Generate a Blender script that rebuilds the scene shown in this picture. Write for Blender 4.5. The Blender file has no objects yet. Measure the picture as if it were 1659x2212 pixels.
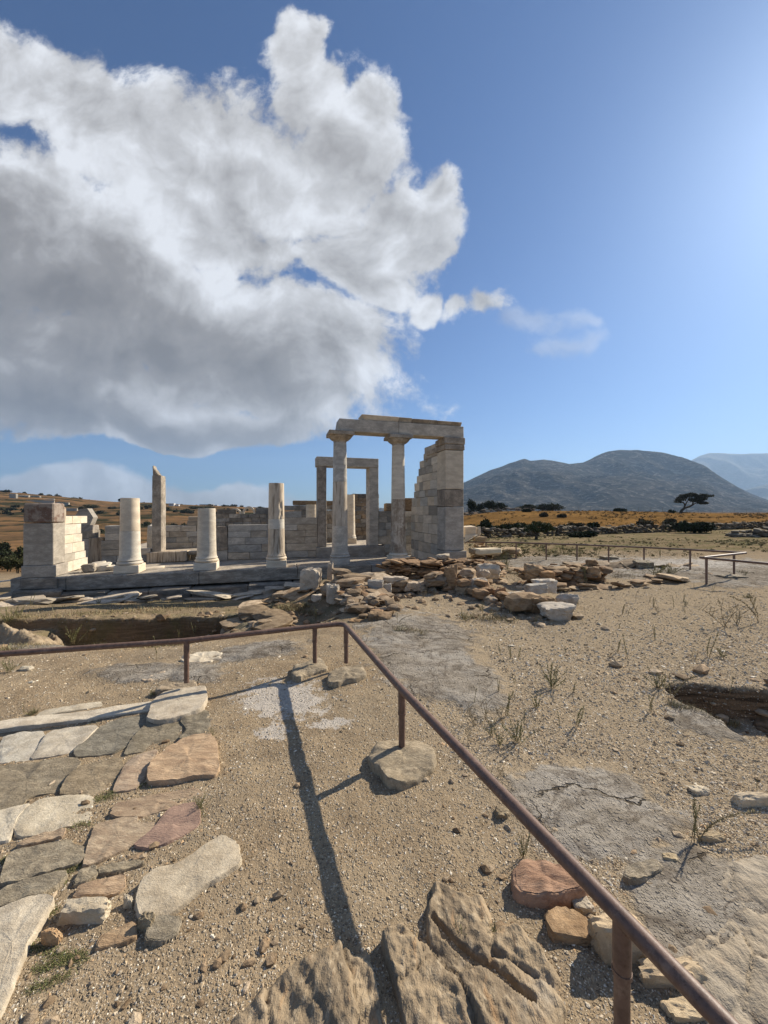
import bpy, bmesh, math, random
import numpy as np
from mathutils import Vector, Matrix
R = math.radians
SC = bpy.context.scene
COL = SC.collection
EYE = 1.65
F = 829.5            # focal length in units of the 1659-wide measuring grid

# ------------------------------------------------------------------ camera
cd = bpy.data.cameras.new("camera"); cam = bpy.data.objects.new("camera", cd); COL.objects.link(cam)
cam.location = (0, 0, EYE); cam.rotation_euler = (R(90), 0, 0)
cd.sensor_fit = 'HORIZONTAL'; cd.sensor_width = 36; cd.lens = 18
cd.clip_start = 0.05; cd.clip_end = 30000
SC.camera = cam
SUN_AZ, SUN_EL = R(53), R(33.5)
SKY_STRENGTH = 0.050
EXPOSURE = 0.68
SUN_STRENGTH = 5.0
SKY_TINT = (.745, .985, 1.28)      # the deep dry-summer blue of the place
vs = SC.view_settings
vs.view_transform = 'Standard'; vs.look = 'None'; vs.exposure = EXPOSURE; vs.gamma = 1; vs.use_curve_mapping = False
SC.cycles.max_bounces = 6; SC.cycles.diffuse_bounces = 3; SC.cycles.glossy_bounces = 2
SC.cycles.volume_bounces = 0
SC.cycles.use_denoising = True

# ------------------------------------------------------------------ node helper
class E:
    def __init__(s, nt, sock): s.nt, s.k = nt, sock
    def _m(s, op, *o, clamp=False):
        n = s.nt.nodes.new('ShaderNodeMath'); n.operation = op; n.use_clamp = clamp
        for i, v in enumerate((s,) + o):
            if isinstance(v, E): s.nt.links.new(v.k, n.inputs[i])
            else: n.inputs[i].default_value = v
        return E(s.nt, n.outputs[0])
    def __add__(s, o): return s._m('ADD', o)
    __radd__ = __add__
    def __mul__(s, o): return s._m('MULTIPLY', o)
    __rmul__ = __mul__
    def __sub__(s, o): return s._m('SUBTRACT', o)
    def __rsub__(s, o): return (s * -1) + o
    def __truediv__(s, o): return s._m('DIVIDE', o)
    def mx(s, o): return s._m('MAXIMUM', o)
    def mn(s, o): return s._m('MINIMUM', o)
    def pw(s, o): return s._m('POWER', o)
    def sq(s): return s._m('SQRT')
    def ab(s): return s._m('ABSOLUTE')
    def smax(s, o, k): return s._m('SMOOTH_MAX', o, k)
    def ss(s, a, b, lo=0.0, hi=1.0):
        n = s.nt.nodes.new('ShaderNodeMapRange'); n.interpolation_type = 'SMOOTHSTEP'
        s.nt.links.new(s.k, n.inputs[0])
        for i, v in zip((1, 2, 3, 4), (a, b, lo, hi)): n.inputs[i].default_value = v
        return E(s.nt, n.outputs[0])
def lk(nt, a, b):
    nt.links.new(a.k if isinstance(a, E) else a, b)
def vec(nt, x, y, z=0.0):
    n = nt.nodes.new('ShaderNodeCombineXYZ')
    for i, v in enumerate((x, y, z)):
        if isinstance(v, E): nt.links.new(v.k, n.inputs[i])
        else: n.inputs[i].default_value = v
    return E(nt, n.outputs[0])
def vmath(nt, op, a, b):
    n = nt.nodes.new('ShaderNodeVectorMath'); n.operation = op
    lk(nt, a, n.inputs[0])
    if isinstance(b, E): lk(nt, b, n.inputs[1])
    elif op == 'SCALE': n.inputs[3].default_value = b
    else: n.inputs[1].default_value = b
    return E(nt, n.outputs[0])
def noise(nt, v, scale, detail=4, rough=.55, dist=0, lac=2.0, color=False):
    n = nt.nodes.new('ShaderNodeTexNoise'); lk(nt, v, n.inputs['Vector'])
    n.inputs['Scale'].default_value = scale; n.inputs['Detail'].default_value = detail
    n.inputs['Roughness'].default_value = rough; n.inputs['Distortion'].default_value = dist
    n.inputs['Lacunarity'].default_value = lac
    return E(nt, n.outputs['Color' if color else 'Fac'])
def voro(nt, v, scale, feature='F1', out='Distance', rnd=1.0):
    n = nt.nodes.new('ShaderNodeTexVoronoi'); n.feature = feature; lk(nt, v, n.inputs['Vector'])
    n.inputs['Scale'].default_value = scale; n.inputs['Randomness'].default_value = rnd
    return E(nt, n.outputs[out])
def mix(nt, f, a, b, mode='MIX'):
    n = nt.nodes.new('ShaderNodeMix'); n.data_type = 'RGBA'; n.blend_type = mode; n.clamp_factor = True
    if isinstance(f, E): lk(nt, f, n.inputs[0])
    else: n.inputs[0].default_value = f
    for i, c in ((6, a), (7, b)):
        if isinstance(c, E): lk(nt, c, n.inputs[i])
        else: n.inputs[i].default_value = (*c, 1)
    return E(nt, n.outputs[2])
def ramp(nt, f, stops):
    n = nt.nodes.new('ShaderNodeValToRGB'); lk(nt, f, n.inputs[0])
    el = n.color_ramp.elements
    while len(el) < len(stops): el.new(0.5)
    for e, (p, c) in zip(el, stops):
        e.position = p; e.color = (*c, 1) if hasattr(c, '__len__') else (c, c, c, 1)
    return E(nt, n.outputs[0])
def sep(nt, v):
    n = nt.nodes.new('ShaderNodeSeparateXYZ'); lk(nt, v, n.inputs[0])
    return [E(nt, n.outputs[i]) for i in range(3)]

# ------------------------------------------------------------------ world: Nishita sky and clouds
W = bpy.data.worlds.new("World"); SC.world = W; W.use_nodes = True
nt = W.node_tree; nt.nodes.clear()
sky = nt.nodes.new('ShaderNodeTexSky'); sky.sky_type = 'NISHITA'; sky.sun_disc = False
sky.sun_elevation = SUN_EL; sky.sun_rotation = SUN_AZ
sky.altitude = 300; sky.air_density = 1.0; sky.dust_density = 0.7; sky.ozone_density = 3.5
tc = nt.nodes.new('ShaderNodeTexCoord')
dx, dy, dz = sep(nt, E(nt, tc.outputs['Generated']))
fy = dy.mx(0.12)
u = dx / fy; w = dz / fy                              # where a direction meets the plane y = 1
P = vec(nt, u, w, 0.37)
wn = vmath(nt, 'SUBTRACT', noise(nt, P, 2.6, 4, .5, color=True), (.5, .5, .5))
PW = vmath(nt, 'ADD', P, vmath(nt, 'SCALE', wn, 0.24))
pu, pwz, _ = sep(nt, PW)
def blob(x, y, rx, ry, rot=0.0, wt=1.0):
    cx, cy = (x - F) / F, (1106 - y) / F; a = R(-rot)
    du, dw = pu - cx, pwz - cy
    p = du * (math.cos(a) / (rx / F)) + dw * (math.sin(a) / (rx / F))
    q = dw * (math.cos(a) / (ry / F)) - du * (math.sin(a) / (ry / F))
    return (1 - (p * p + q * q).sq()) * wt
def field(bl, k=.12):
    f = None
    for b in bl:
        e = blob(*b); f = e if f is None else f.smax(e, k)
    return f
body = field([
    (-40, 150, 240, 100, 35), (170, 190, 240, 95, 22), (330, 310, 330, 150, 22), (500, 350, 280, 160, 20), (625, 115, 62, 95, -6), (662, 78, 48, 34, -12, .85), (670, 220, 85, 90, 30),
    (740, 330, 130, 170, 14), (800, 220, 70, 75, 0), (850, 480, 110, 110, 20), (930, 520, 78, 110, 0), (955, 420, 52, 52, 0), (800, 560, 140, 80, 25), (860, 620, 60, 50, 0),
    (60, 470, 330, 180, 22), (250, 620, 430, 210, 12), (500, 740, 380, 210, 8), (100, 800, 420, 170, 10), (730, 745, 150, 125, 20), (420, 480, 300, 120, 20),
    (620, 880, 170, 80, 0), (330, 915, 360, 80, 4),
    (1005, 660, 60, 24, -14, .5), (1070, 650, 48, 34, 0, .5), (940, 660, 42, 40, 10),
])
body2 = field([(60, 1075, 330, 64, 0), (470, 1082, 190, 50, 0), (-300, 1060, 320, 80, 0), (250, 1090, 420, 40, 0)])
body3 = field([(1222, 738, 120, 40, -16), (1160, 690, 110, 40, 0), (1240, 690, 70, 30, 20)])
n1 = noise(nt, PW, 4.6, 12, .62)
n2 = noise(nt, vmath(nt, 'ADD', P, vmath(nt, 'SCALE', wn, 0.05)), 15, 8, .68)
gap = field([(60, 285, 150, 44, 20), (235, 410, 90, 36, 25), (700, 600, 130, 44, 22), (-20, 230, 90, 50, 10)])
flat = (pwz * .5 + w * .5).ss(.12, .20, 1.0, 0.0) * pu.ss(-.25, .0, 1.0, 0.0)          # the level cloud base
D = body * 1.3 + (body - .42).mx(0) * 3 + (n1 - .5) * 2.1 + (n2 - .5) * 1.1 - gap.mx(0) * .36 - flat * 1.5 + .12
D2 = body2 * 1.5 + (n1 - .5) * .9 + (n2 - .5) * .4 + .16
front = dy.ss(.1, .3)
a1 = D.ss(-.02, .48) * front
a2 = D2.ss(.02, .45) * front
# unseen cloud added behind and above the viewer to fill the shaded front
nb = noise(nt, E(nt, tc.outputs['Generated']), 2.3, 8, .6)
a3 = nb.ss(.48, .62) * dy.ss(-.05, .12, 1, 0) * dz.ss(.03, .2) * .42
a4 = (body3 * 1.1 + (n1 - .5) * 2.4 + (n2 - .5) * 1.2 - .3).ss(0, .8) * front * .34
alpha = (a1.mx(a2 * .85)).mx(a3).mx(a4).mn(1.0)
# light from the sun on the cloud: compare the density with that a step towards the sun
PS = vmath(nt, 'ADD', PW, (.045, .045, 0))
relief = (noise(nt, PW, 4.6, 5, .52) - noise(nt, PS, 4.6, 5, .52)) + (n1 - noise(nt, PS, 4.6, 9, .62)) * .35
dark = field([(40, 660, 460, 200, 8), (300, 760, 430, 150, 6), (90, 870, 340, 120, 0), (560, 800, 220, 110, 10), (-60, 480, 230, 120, 0), (420, 930, 340, 50, 4)], .2)
low = w.ss(.0, .11, 1.0, 0.0)
shade = (dark.mx(0).pw(.75) * .74 + (0.0 - relief) * 1.15 + (D - .7).mx(0).mn(1) * .10 + low * .26 + (n2 - .5) * .16 + (noise(nt, PW, 2.0, 3, .5) - .5) * .42 + .17).mx(0).mn(1) * front
ccol = ramp(nt, shade, [(0, (.80, .82, .86)), (.25, (.57, .57, .58)), (.65, (.295, .28, .268)), (1, (.20, .187, .176))])
CLOUD_GAIN = 13.2
cg = vmath(nt, 'SCALE', ccol, CLOUD_GAIN)
skc = vmath(nt, 'MULTIPLY', E(nt, sky.outputs[0]), SKY_TINT)
col = mix(nt, alpha, skc, cg)
bg = nt.nodes.new('ShaderNodeBackground'); lk(nt, col, bg.inputs[0]); bg.inputs[1].default_value = SKY_STRENGTH
wo = nt.nodes.new('ShaderNodeOutputWorld'); nt.links.new(bg.outputs[0], wo.inputs[0])

# ------------------------------------------------------------------ sun
sd = bpy.data.lights.new("sun", 'SUN'); sun = bpy.data.objects.new("sun", sd); COL.objects.link(sun)
sd.energy = SUN_STRENGTH; sd.angle = R(.5); sd.color = (1.0, .90, .75)
sv = Vector((math.sin(SUN_AZ) * math.cos(SUN_EL), math.cos(SUN_AZ) * math.cos(SUN_EL), math.sin(SUN_EL)))
sun.rotation_euler = sv.to_track_quat('Z', 'Y').to_euler(); sun.location = (20, 12, 30)

# ------------------------------------------------------------------ measuring helpers
def G(x, y, z=0.0):
    Y = (EYE - z) * F / (y - 1106.0)
    return np.array([(x - F) / F * Y, Y, z])
def AT(x, y, Y):
    return np.array([(x - F) / F * Y, Y, EYE + (1106 - y) / F * Y])
def crop(x0, y0, w_): 
    k = w_ / 1659 * .86406
    return lambda x, y: (x0 * .86406 + x * k, y0 * .86406 + y * k)
c1 = crop(0, 1000, 640); c2 = crop(560, 1000, 680); c3 = crop(1120, 1080, 800); c4 = crop(0, 1480, 640)
c5 = crop(0, 1980, 700); c6 = crop(560, 1540, 680); c7 = crop(1160, 1560, 760); c8 = crop(600, 2000, 1320)
cA = crop(1140, 1200, 300); cB = crop(0, 1200, 260); cC = crop(200, 1200, 300); cD = crop(460, 1200, 340)
cE = crop(680, 1360, 460); cF = crop(1000, 1360, 500); cG = crop(1400, 1200, 520)
# the temple's own axes: s along the front, d into the building
OX, OY = -7.571, 11.45
EX, EY = .9617, .2748
NX, NY = -.2748, .9617
def T(s, d, z): return np.array([OX + EX * s + NX * d, OY + EY * s + NY * d, z])
def on_d(x, y, d):            # the point of the plane d = const seen at grid point x, y: (s, z)
    u_, w_ = (x - F) / F, (1106 - y) / F
    t = (OX * NX + OY * NY + d) / (u_ * NX + NY)
    return (u_ * t - OX) * EX + (t - OY) * EY, EYE + w_ * t
def on_s(x, y, s):            # the same on the plane s = const: (d, z)
    u_, w_ = (x - F) / F, (1106 - y) / F
    t = (OX * EX + OY * EY + s) / (u_ * EX + EY)
    return (u_ * t - OX) * NX + (t - OY) * NY, EYE + w_ * t

# ------------------------------------------------------------------ numpy noise
def _h(ix, iy, seed):
    h = (ix.astype(np.int64) * 374761393 + iy.astype(np.int64) * 668265263 + seed * 974634777) & 0xFFFFFFFF
    h = ((h ^ (h >> 13)) * 1274126177) & 0xFFFFFFFF
    return ((h ^ (h >> 16)) & 0xFFFFFF) / float(0xFFFFFF)
def vn(x, y, seed=0):
    x = np.asarray(x, float); y = np.asarray(y, float)
    ix, iy = np.floor(x), np.floor(y); fx, fy_ = x - ix, y - iy
    fx = fx * fx * fx * (fx * (fx * 6 - 15) + 10); fy_ = fy_ * fy_ * fy_ * (fy_ * (fy_ * 6 - 15) + 10)
    a, b = _h(ix, iy, seed), _h(ix + 1, iy, seed); c, d = _h(ix, iy + 1, seed), _h(ix + 1, iy + 1, seed)
    return (a * (1 - fx) + b * fx) * (1 - fy_) + (c * (1 - fx) + d * fx) * fy_
def fbm(x, y, sc, o=4, seed=0, g=.5, ridge=False):
    r, a, t = 0., 1., 0.
    for i in range(o):
        n = vn(np.asarray(x) * sc + 17.3 * i, np.asarray(y) * sc - 9.1 * i, seed + i)
        if ridge: n = 1 - abs(2 * n - 1)
        r = r + a * n; t += a; a *= g; sc *= 2.03
    return r / t - (0 if ridge else .5)
def sst(a, b, x):
    t = np.clip((np.asarray(x, float) - a) / (b - a), 0, 1); return t * t * (3 - 2 * t)

# ------------------------------------------------------------------ object helpers
def tag(o, label=None, cat=None, group=None, kind=None):
    if label: o['label'] = label
    if cat: o['category'] = cat
    if group: o['group'] = group
    if kind or label: o['kind'] = kind or 'thing'
    return o
def thing(name, loc, label, cat, group=None):
    o = bpy.data.objects.new(name, None); COL.objects.link(o); o.location = tuple(loc)
    o.empty_display_size = .1
    return tag(o, label, cat, group)
def orient(v, f, c):
    out = []
    for t in f:
        a, b, d = v[t[0]], v[t[1]], v[t[2]]
        n = np.cross(b - a, d - a); m = np.mean([v[i] for i in t], 0) - c
        out.append(t if n @ m >= 0 else t[::-1])
    return out
class MB:
    """collects shapes in world coordinates and links them as ONE mesh object"""
    def __init__(s): s.v = []; s.f = []; s.c = []; s.n = 0
    def add(s, v, f, col=(1, 1, 1)):
        v = np.asarray(v, float); s.v.append(v)
        n = s.n; s.f.extend(tuple(i + n for i in t) for t in f); s.n += len(v)
        if np.ndim(col) == 1: s.c.extend([tuple(col)] * len(f))
        else: s.c.extend([tuple(c) for c in col])
        return s
    def build(s, name, mat, parent=None, origin=None, smooth=False):
        V = np.concatenate(s.v)
        if parent is not None: org = np.array(parent.matrix_basis.translation) if origin is None else np.asarray(origin)
        elif origin is None: org = np.array([V[:, 0].mean(), V[:, 1].mean(), V[:, 2].min()])
        else: org = np.asarray(origin)
        # the parents are unrotated: walk up for a part of a part
        if parent is not None:
            org = np.zeros(3); p = parent
            while p is not None: org = org + np.array(p.location); p = p.parent
        me = bpy.data.meshes.new(name); me.from_pydata((V - org).tolist(), [], s.f); me.update()
        at = me.attributes.new('tint', 'FLOAT_COLOR', 'FACE')
        at.data.foreach_set('color', np.c_[np.array(s.c), np.ones(len(s.c))].astype(np.float32).ravel())
        if smooth: me.polygons.foreach_set('use_smooth', np.ones(len(me.polygons), bool))
        me.materials.append(mat)
        o = bpy.data.objects.new(name, me); COL.objects.link(o)
        if parent is not None: o.parent = parent
        else: o.location = org
        return o
def fast_mesh(name, V, Fq, mat, tint=None, smooth=False, vattr=None, origin=(0, 0, 0), parent=None):
    """a big mesh from arrays; Fq is (n, 3) or (n, 4)"""
    V = np.asarray(V, np.float32) - np.asarray(origin, np.float32); Fq = np.asarray(Fq, np.int32); n, k = Fq.shape
    me = bpy.data.meshes.new(name); me.vertices.add(len(V)); me.vertices.foreach_set('co', V.ravel())
    me.loops.add(n * k); me.loops.foreach_set('vertex_index', Fq.ravel())
    me.polygons.add(n); me.polygons.foreach_set('loop_start', np.arange(0, n * k, k, dtype=np.int32))
    me.polygons.foreach_set('use_smooth', np.full(n, smooth, bool))
    me.update(calc_edges=True); me.validate()
    if tint is not None:
        a = me.attributes.new('tint', 'FLOAT_COLOR', 'FACE')
        a.data.foreach_set('color', np.c_[tint, np.ones(len(tint))].astype(np.float32).ravel())
    for nm, arr in (vattr or {}).items():
        a = me.attributes.new(nm, 'FLOAT_COLOR', 'POINT'); a.data.foreach_set('color', arr.astype(np.float32).ravel())
    me.materials.append(mat)
    o = bpy.data.objects.new(name, me); COL.objects.link(o); o.location = tuple(origin)
    if parent is not None: o.parent = parent; o.location = (0, 0, 0)
    return o
_CB = [(x, y, z) for x in (0, 1) for y in (0, 1) for z in (0, 1)]
def cbox(lo, hi, c, jit=0., rng=None):
    """a box with chamfered, slightly uneven corners: (verts, faces) in its own frame"""
    lo = np.array(lo, float); hi = np.array(hi, float); V = []
    for k in _CB:
        p = np.where(np.array(k) == 1, hi, lo)
        if jit: p = p + np.array([rng.uniform(-jit, jit) for _ in range(3)])
        for ax in range(3):
            q = p.copy()
            for b in range(3):
                if b != ax: q[b] += c if k[b] == 0 else -c
            V.append(q)
    V = np.array(V); ix = {k: i * 3 for i, k in enumerate(_CB)}; Fc = []
    def K(ax, s_, b, sb, cc, sc_):
        k = [0, 0, 0]; k[ax] = s_; k[b] = sb; k[cc] = sc_; return ix[tuple(k)]
    for ax in range(3):
        b, cc = [i for i in range(3) if i != ax]
        for s_ in (0, 1): Fc.append(tuple(K(ax, s_, b, p, cc, q) + ax for p, q in ((0, 0), (1, 0), (1, 1), (0, 1))))
        for p in (0, 1):
            for q in (0, 1):
                k0, k1 = K(ax, 0, b, p, cc, q), K(ax, 1, b, p, cc, q)
                Fc.append((k0 + b, k1 + b, k1 + cc, k0 + cc))
    for k in _CB: Fc.append((ix[k], ix[k] + 1, ix[k] + 2))
    return V, orient(V, Fc, (lo + hi) / 2)
def tbox(mb, s0, s1, d0, d1, z0, z1, col=(1, 1, 1), c=.012, jit=0., rng=None):
    v, f = cbox((s0, d0, z0), (s1, d1, z1), c, jit, rng)
    mb.add(np.array([T(*p) for p in v]), f, col)
def tube(pts, r, seg=10, r2=None, cap=True):
    pts = [np.asarray(p, float) for p in pts]; n = len(pts); V = []; Fc = []
    for i, p in enumerate(pts):
        t = (pts[min(i + 1, n - 1)] - pts[max(i - 1, 0)]); t = t / (np.linalg.norm(t) + 1e-9)
        a = np.cross(t, (0, 0, 1)) if abs(t[2]) < .95 else np.cross(t, (0, 1, 0)); a /= np.linalg.norm(a); b = np.cross(t, a)
        rr = r if r2 is None else r + (r2 - r) * i / (n - 1)
        for k in range(seg):
            g = 2 * math.pi * k / seg; V.append(p + rr * (a * math.cos(g) + b * math.sin(g)))
    for i in range(n - 1):
        for k in range(seg):
            l = (k + 1) % seg; Fc.append((i * seg + k, i * seg + l, (i + 1) * seg + l, (i + 1) * seg + k))
    if cap: Fc.append(tuple(range(seg))[::-1]); Fc.append(tuple((n - 1) * seg + k for k in range(seg)))
    return np.array(V), [t[::-1] for t in Fc]
_ICO = {}
def ico(level):
    if level not in _ICO:
        bm = bmesh.new(); bmesh.ops.create_icosphere(bm, subdivisions=level, radius=1)
        _ICO[level] = (np.array([v.co[:] for v in bm.verts]), [tuple(v.index for v in f.verts) for f in bm.faces]); bm.free()
    return _ICO[level]
def rockv(level, dims, seed, planes=14, rough=.05, boxy=.6, rz=0., tilt=(0, 0)):
    """an angular stone: the sphere cut by random planes, a little rough, scaled to dims"""
    rg = np.random.default_rng(seed); v, f = ico(level)
    N_ = rg.normal(size=(planes, 3)); N_ /= np.linalg.norm(N_, axis=1)[:, None]; d = rg.uniform(.80, 1.05, planes)
    ax = np.vstack([np.eye(3), -np.eye(3)]); ax = ax + rg.normal(size=ax.shape) * .10; ax /= np.linalg.norm(ax, axis=1)[:, None]
    N_ = np.vstack([N_, ax]); d = np.r_[d, np.full(6, 1 - .35 * boxy) * rg.uniform(.92, 1.05, 6)]
    q = v @ N_.T; r = np.where(q > 1e-3, d / np.maximum(q, 1e-3), 9).min(1)
    s1 = rg.uniform(0, 50, 3)
    nz = fbm(v[:, 0] * 1.7 + s1[0] + v[:, 2], v[:, 1] * 1.7 + s1[1] - v[:, 2], 1.4, 4, seed % 97)
    nz = nz + .8 * (fbm(v[:, 0] * 1.5 + s1[1], v[:, 1] * 1.5 + v[:, 2] * 3.2 + s1[2], 2.6, 3, seed % 89, .5, True) - .6)
    p = v * (r * (1 + rough * 2.4 * nz))[:, None]
    p = (p - (p.max(0) + p.min(0)) / 2) / (p.max(0) - p.min(0)) * np.array(dims)
    for ang, (i, j) in ((tilt[0], (1, 2)), (tilt[1], (0, 2)), (rz, (0, 1))):
        c_, s_ = math.cos(ang), math.sin(ang); a, b = p[:, i].copy(), p[:, j].copy()
        p[:, i] = a * c_ - b * s_; p[:, j] = a * s_ + b * c_
    return p, f
# ------------------------------------------------------------------ materials
def new_mat(name):
    m = bpy.data.materials.new(name); m.use_nodes = True; nt = m.node_tree
    b = nt.nodes['Principled BSDF']; b.inputs['Roughness'].default_value = .9
    b.inputs['Specular IOR Level'].default_value = .25
    geo = nt.nodes.new('ShaderNodeNewGeometry'); return m, nt, b, E(nt, geo.outputs['Position']), geo
def bump(nt, b, h, strength, dist):
    n = nt.nodes.new('ShaderNodeBump'); n.inputs['Strength'].default_value = strength; n.inputs['Distance'].default_value = dist
    lk(nt, h, n.inputs['Height']); nt.links.new(n.outputs[0], b.inputs['Normal'])
def attr(nt, name):
    n = nt.nodes.new('ShaderNodeAttribute'); n.attribute_name = name; return E(nt, n.outputs['Color'])
def stone_mat(name, base, dark, light, sc=3.0, vein=.3, spots=.3, bumpd=.012, stretch=(1, 1, 1), streak=None, blotch=.9, rust=0.):
    m, nt, b, P, geo = new_mat(name)
    Q = vmath(nt, 'MULTIPLY', P, stretch)
    n_ = noise(nt, Q, sc, 6, .6); f_ = noise(nt, Q, sc * 9, 5, .65); v_ = noise(nt, Q, sc * .8, 5, .6, 1.6)
    c = mix(nt, n_.ss(.35, .68) * blotch, base, dark)
    c = mix(nt, f_.ss(.52, .72) * spots, c, light)
    c = mix(nt, (1 - ((v_ - .5).ab() * 16).mn(1)).mx(0) * vein, c, dark)
    c = mix(nt, noise(nt, P, sc * 22, 3, .6).ss(.60, .74) * .45, c, tuple(.45 * x for x in dark))
    if streak:
        S = vmath(nt, 'MULTIPLY', P, (7, 7, .5)); c = mix(nt, noise(nt, S, 2.2, 4, .6).ss(.5, .66) * .75, c, streak)
    if rust:
        c = mix(nt, noise(nt, P, 3.1, 5, .66).ss(.50, .60) * rust, c, (.17, .065, .035))
    c = mix(nt, 1.0, c, attr(nt, 'tint'), 'MULTIPLY')
    lk(nt, c, b.inputs['Base Color'])
    bump(nt, b, n_ * .8 + f_ * .45 + noise(nt, Q, sc * 28, 3, .6) * .18, .9, bumpd)
    return m
M = {}
M['marble'] = stone_mat('new_marble', (.72, .635, .50), (.53, .455, .35), (.78, .71, .585), 2.2, .45, .45, .010, (1, 1, 2.5))
M['marble_grey'] = stone_mat('grey_marble', (.62, .555, .455), (.37, .33, .27), (.72, .65, .545), 2.6, .6, .5, .014, (1, 1, 2.2))
M['marble_old'] = stone_mat('weathered_marble', (.54, .47, .375), (.25, .215, .17), (.68, .60, .48), 3.4, .55, .55, .022)
M['marble_streak'] = stone_mat('streaked_marble', (.66, .57, .44), (.45, .37, .28), (.74, .67, .55), 3.0, .3, .4, .010, (2, 2, .6), (.14, .098, .06))
M['marble_stain'] = stone_mat('rust_stained_marble', (.54, .475, .395), (.31, .27, .22), (.68, .61, .51), 3.4, .4, .5, .016, (1, 1, 1), None, .9, .6)
M['marble_mottle'] = stone_mat('mottled_marble', (.60, .52, .41), (.20, .145, .095), (.70, .63, .51), 3.6, .5, .5, .016, (1, 1, .8), (.22, .16, .105))
M['krepis'] = stone_mat('krepis_stone', (.40, .345, .27), (.17, .145, .115), (.52, .46, .37), 2.4, .7, .4, .030, (1, 1, 3.5))
M['rubble'] = stone_mat('rubble_stone', (.44, .36, .265), (.20, .15, .10), (.60, .525, .42), 7, .3, .5, .016, (1, 1, 3))
M['white_rock'] = stone_mat('pale_rock', (.56, .505, .425), (.33, .285, .23), (.68, .63, .55), 7, .3, .5, .014)
M['slab'] = stone_mat('paving_slab', (.56, .50, .40), (.37, .315, .24), (.68, .62, .52), 9, .45, .5, .012, (1, 1.3, 1))
M['schist'] = stone_mat('schist', (.38, .33, .25), (.20, .17, .125), (.52, .46, .36), 9, .8, .55, .02, (1, 2.2, 1))
M['pink'] = stone_mat('pink_schist', (.50, .39, .275), (.31, .225, .155), (.61, .50, .37), 8, .75, .55, .016, (.7, 2.6, 1))
M['purple'] = stone_mat('purple_schist', (.32, .215, .165), (.22, .145, .115), (.44, .33, .245), 6, .5, .4, .014, (.7, 2.6, 1))
def bed_mat(name, st, k, g):
    m, nt, b, P, geo = new_mat(name)
    Q = vmath(nt, 'MULTIPLY', P, (1.0, st, 1.0))
    n_ = noise(nt, Q, 5, 7, .62, .5); f_ = noise(nt, Q, 38, 5, .66); r_ = noise(nt, Q, 14, 6, .6, .8)
    c = mix(nt, n_.ss(.36, .64), (.36, .275, .175), (.215, .165, .108))
    c = mix(nt, f_.ss(.5, .7) * .55, c, (.50, .41, .285))
    c = mix(nt, r_.ss(.56, .72) * .6, c, (.42, .25, .12))
    c = mix(nt, noise(nt, P, 3.1, 4).ss(.56, .7) * .55, c, (.36, .335, .29))
    c = mix(nt, g, c, (.40, .345, .265)); c = mix(nt, 1.0, c, (k, k, k), 'MULTIPLY')
    lk(nt, c, b.inputs['Base Color'])
    bump(nt, b, n_ * .6 + r_ * .5 + f_ * .35 + noise(nt, P, 110, 3, .6) * .12, 1, .03)
    return m
M['bedrock'] = bed_mat('bedrock', .45, 1.0, 0.0)
M['rock_sheet'] = bed_mat('rock_sheet', .8, .92, .62)
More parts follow.
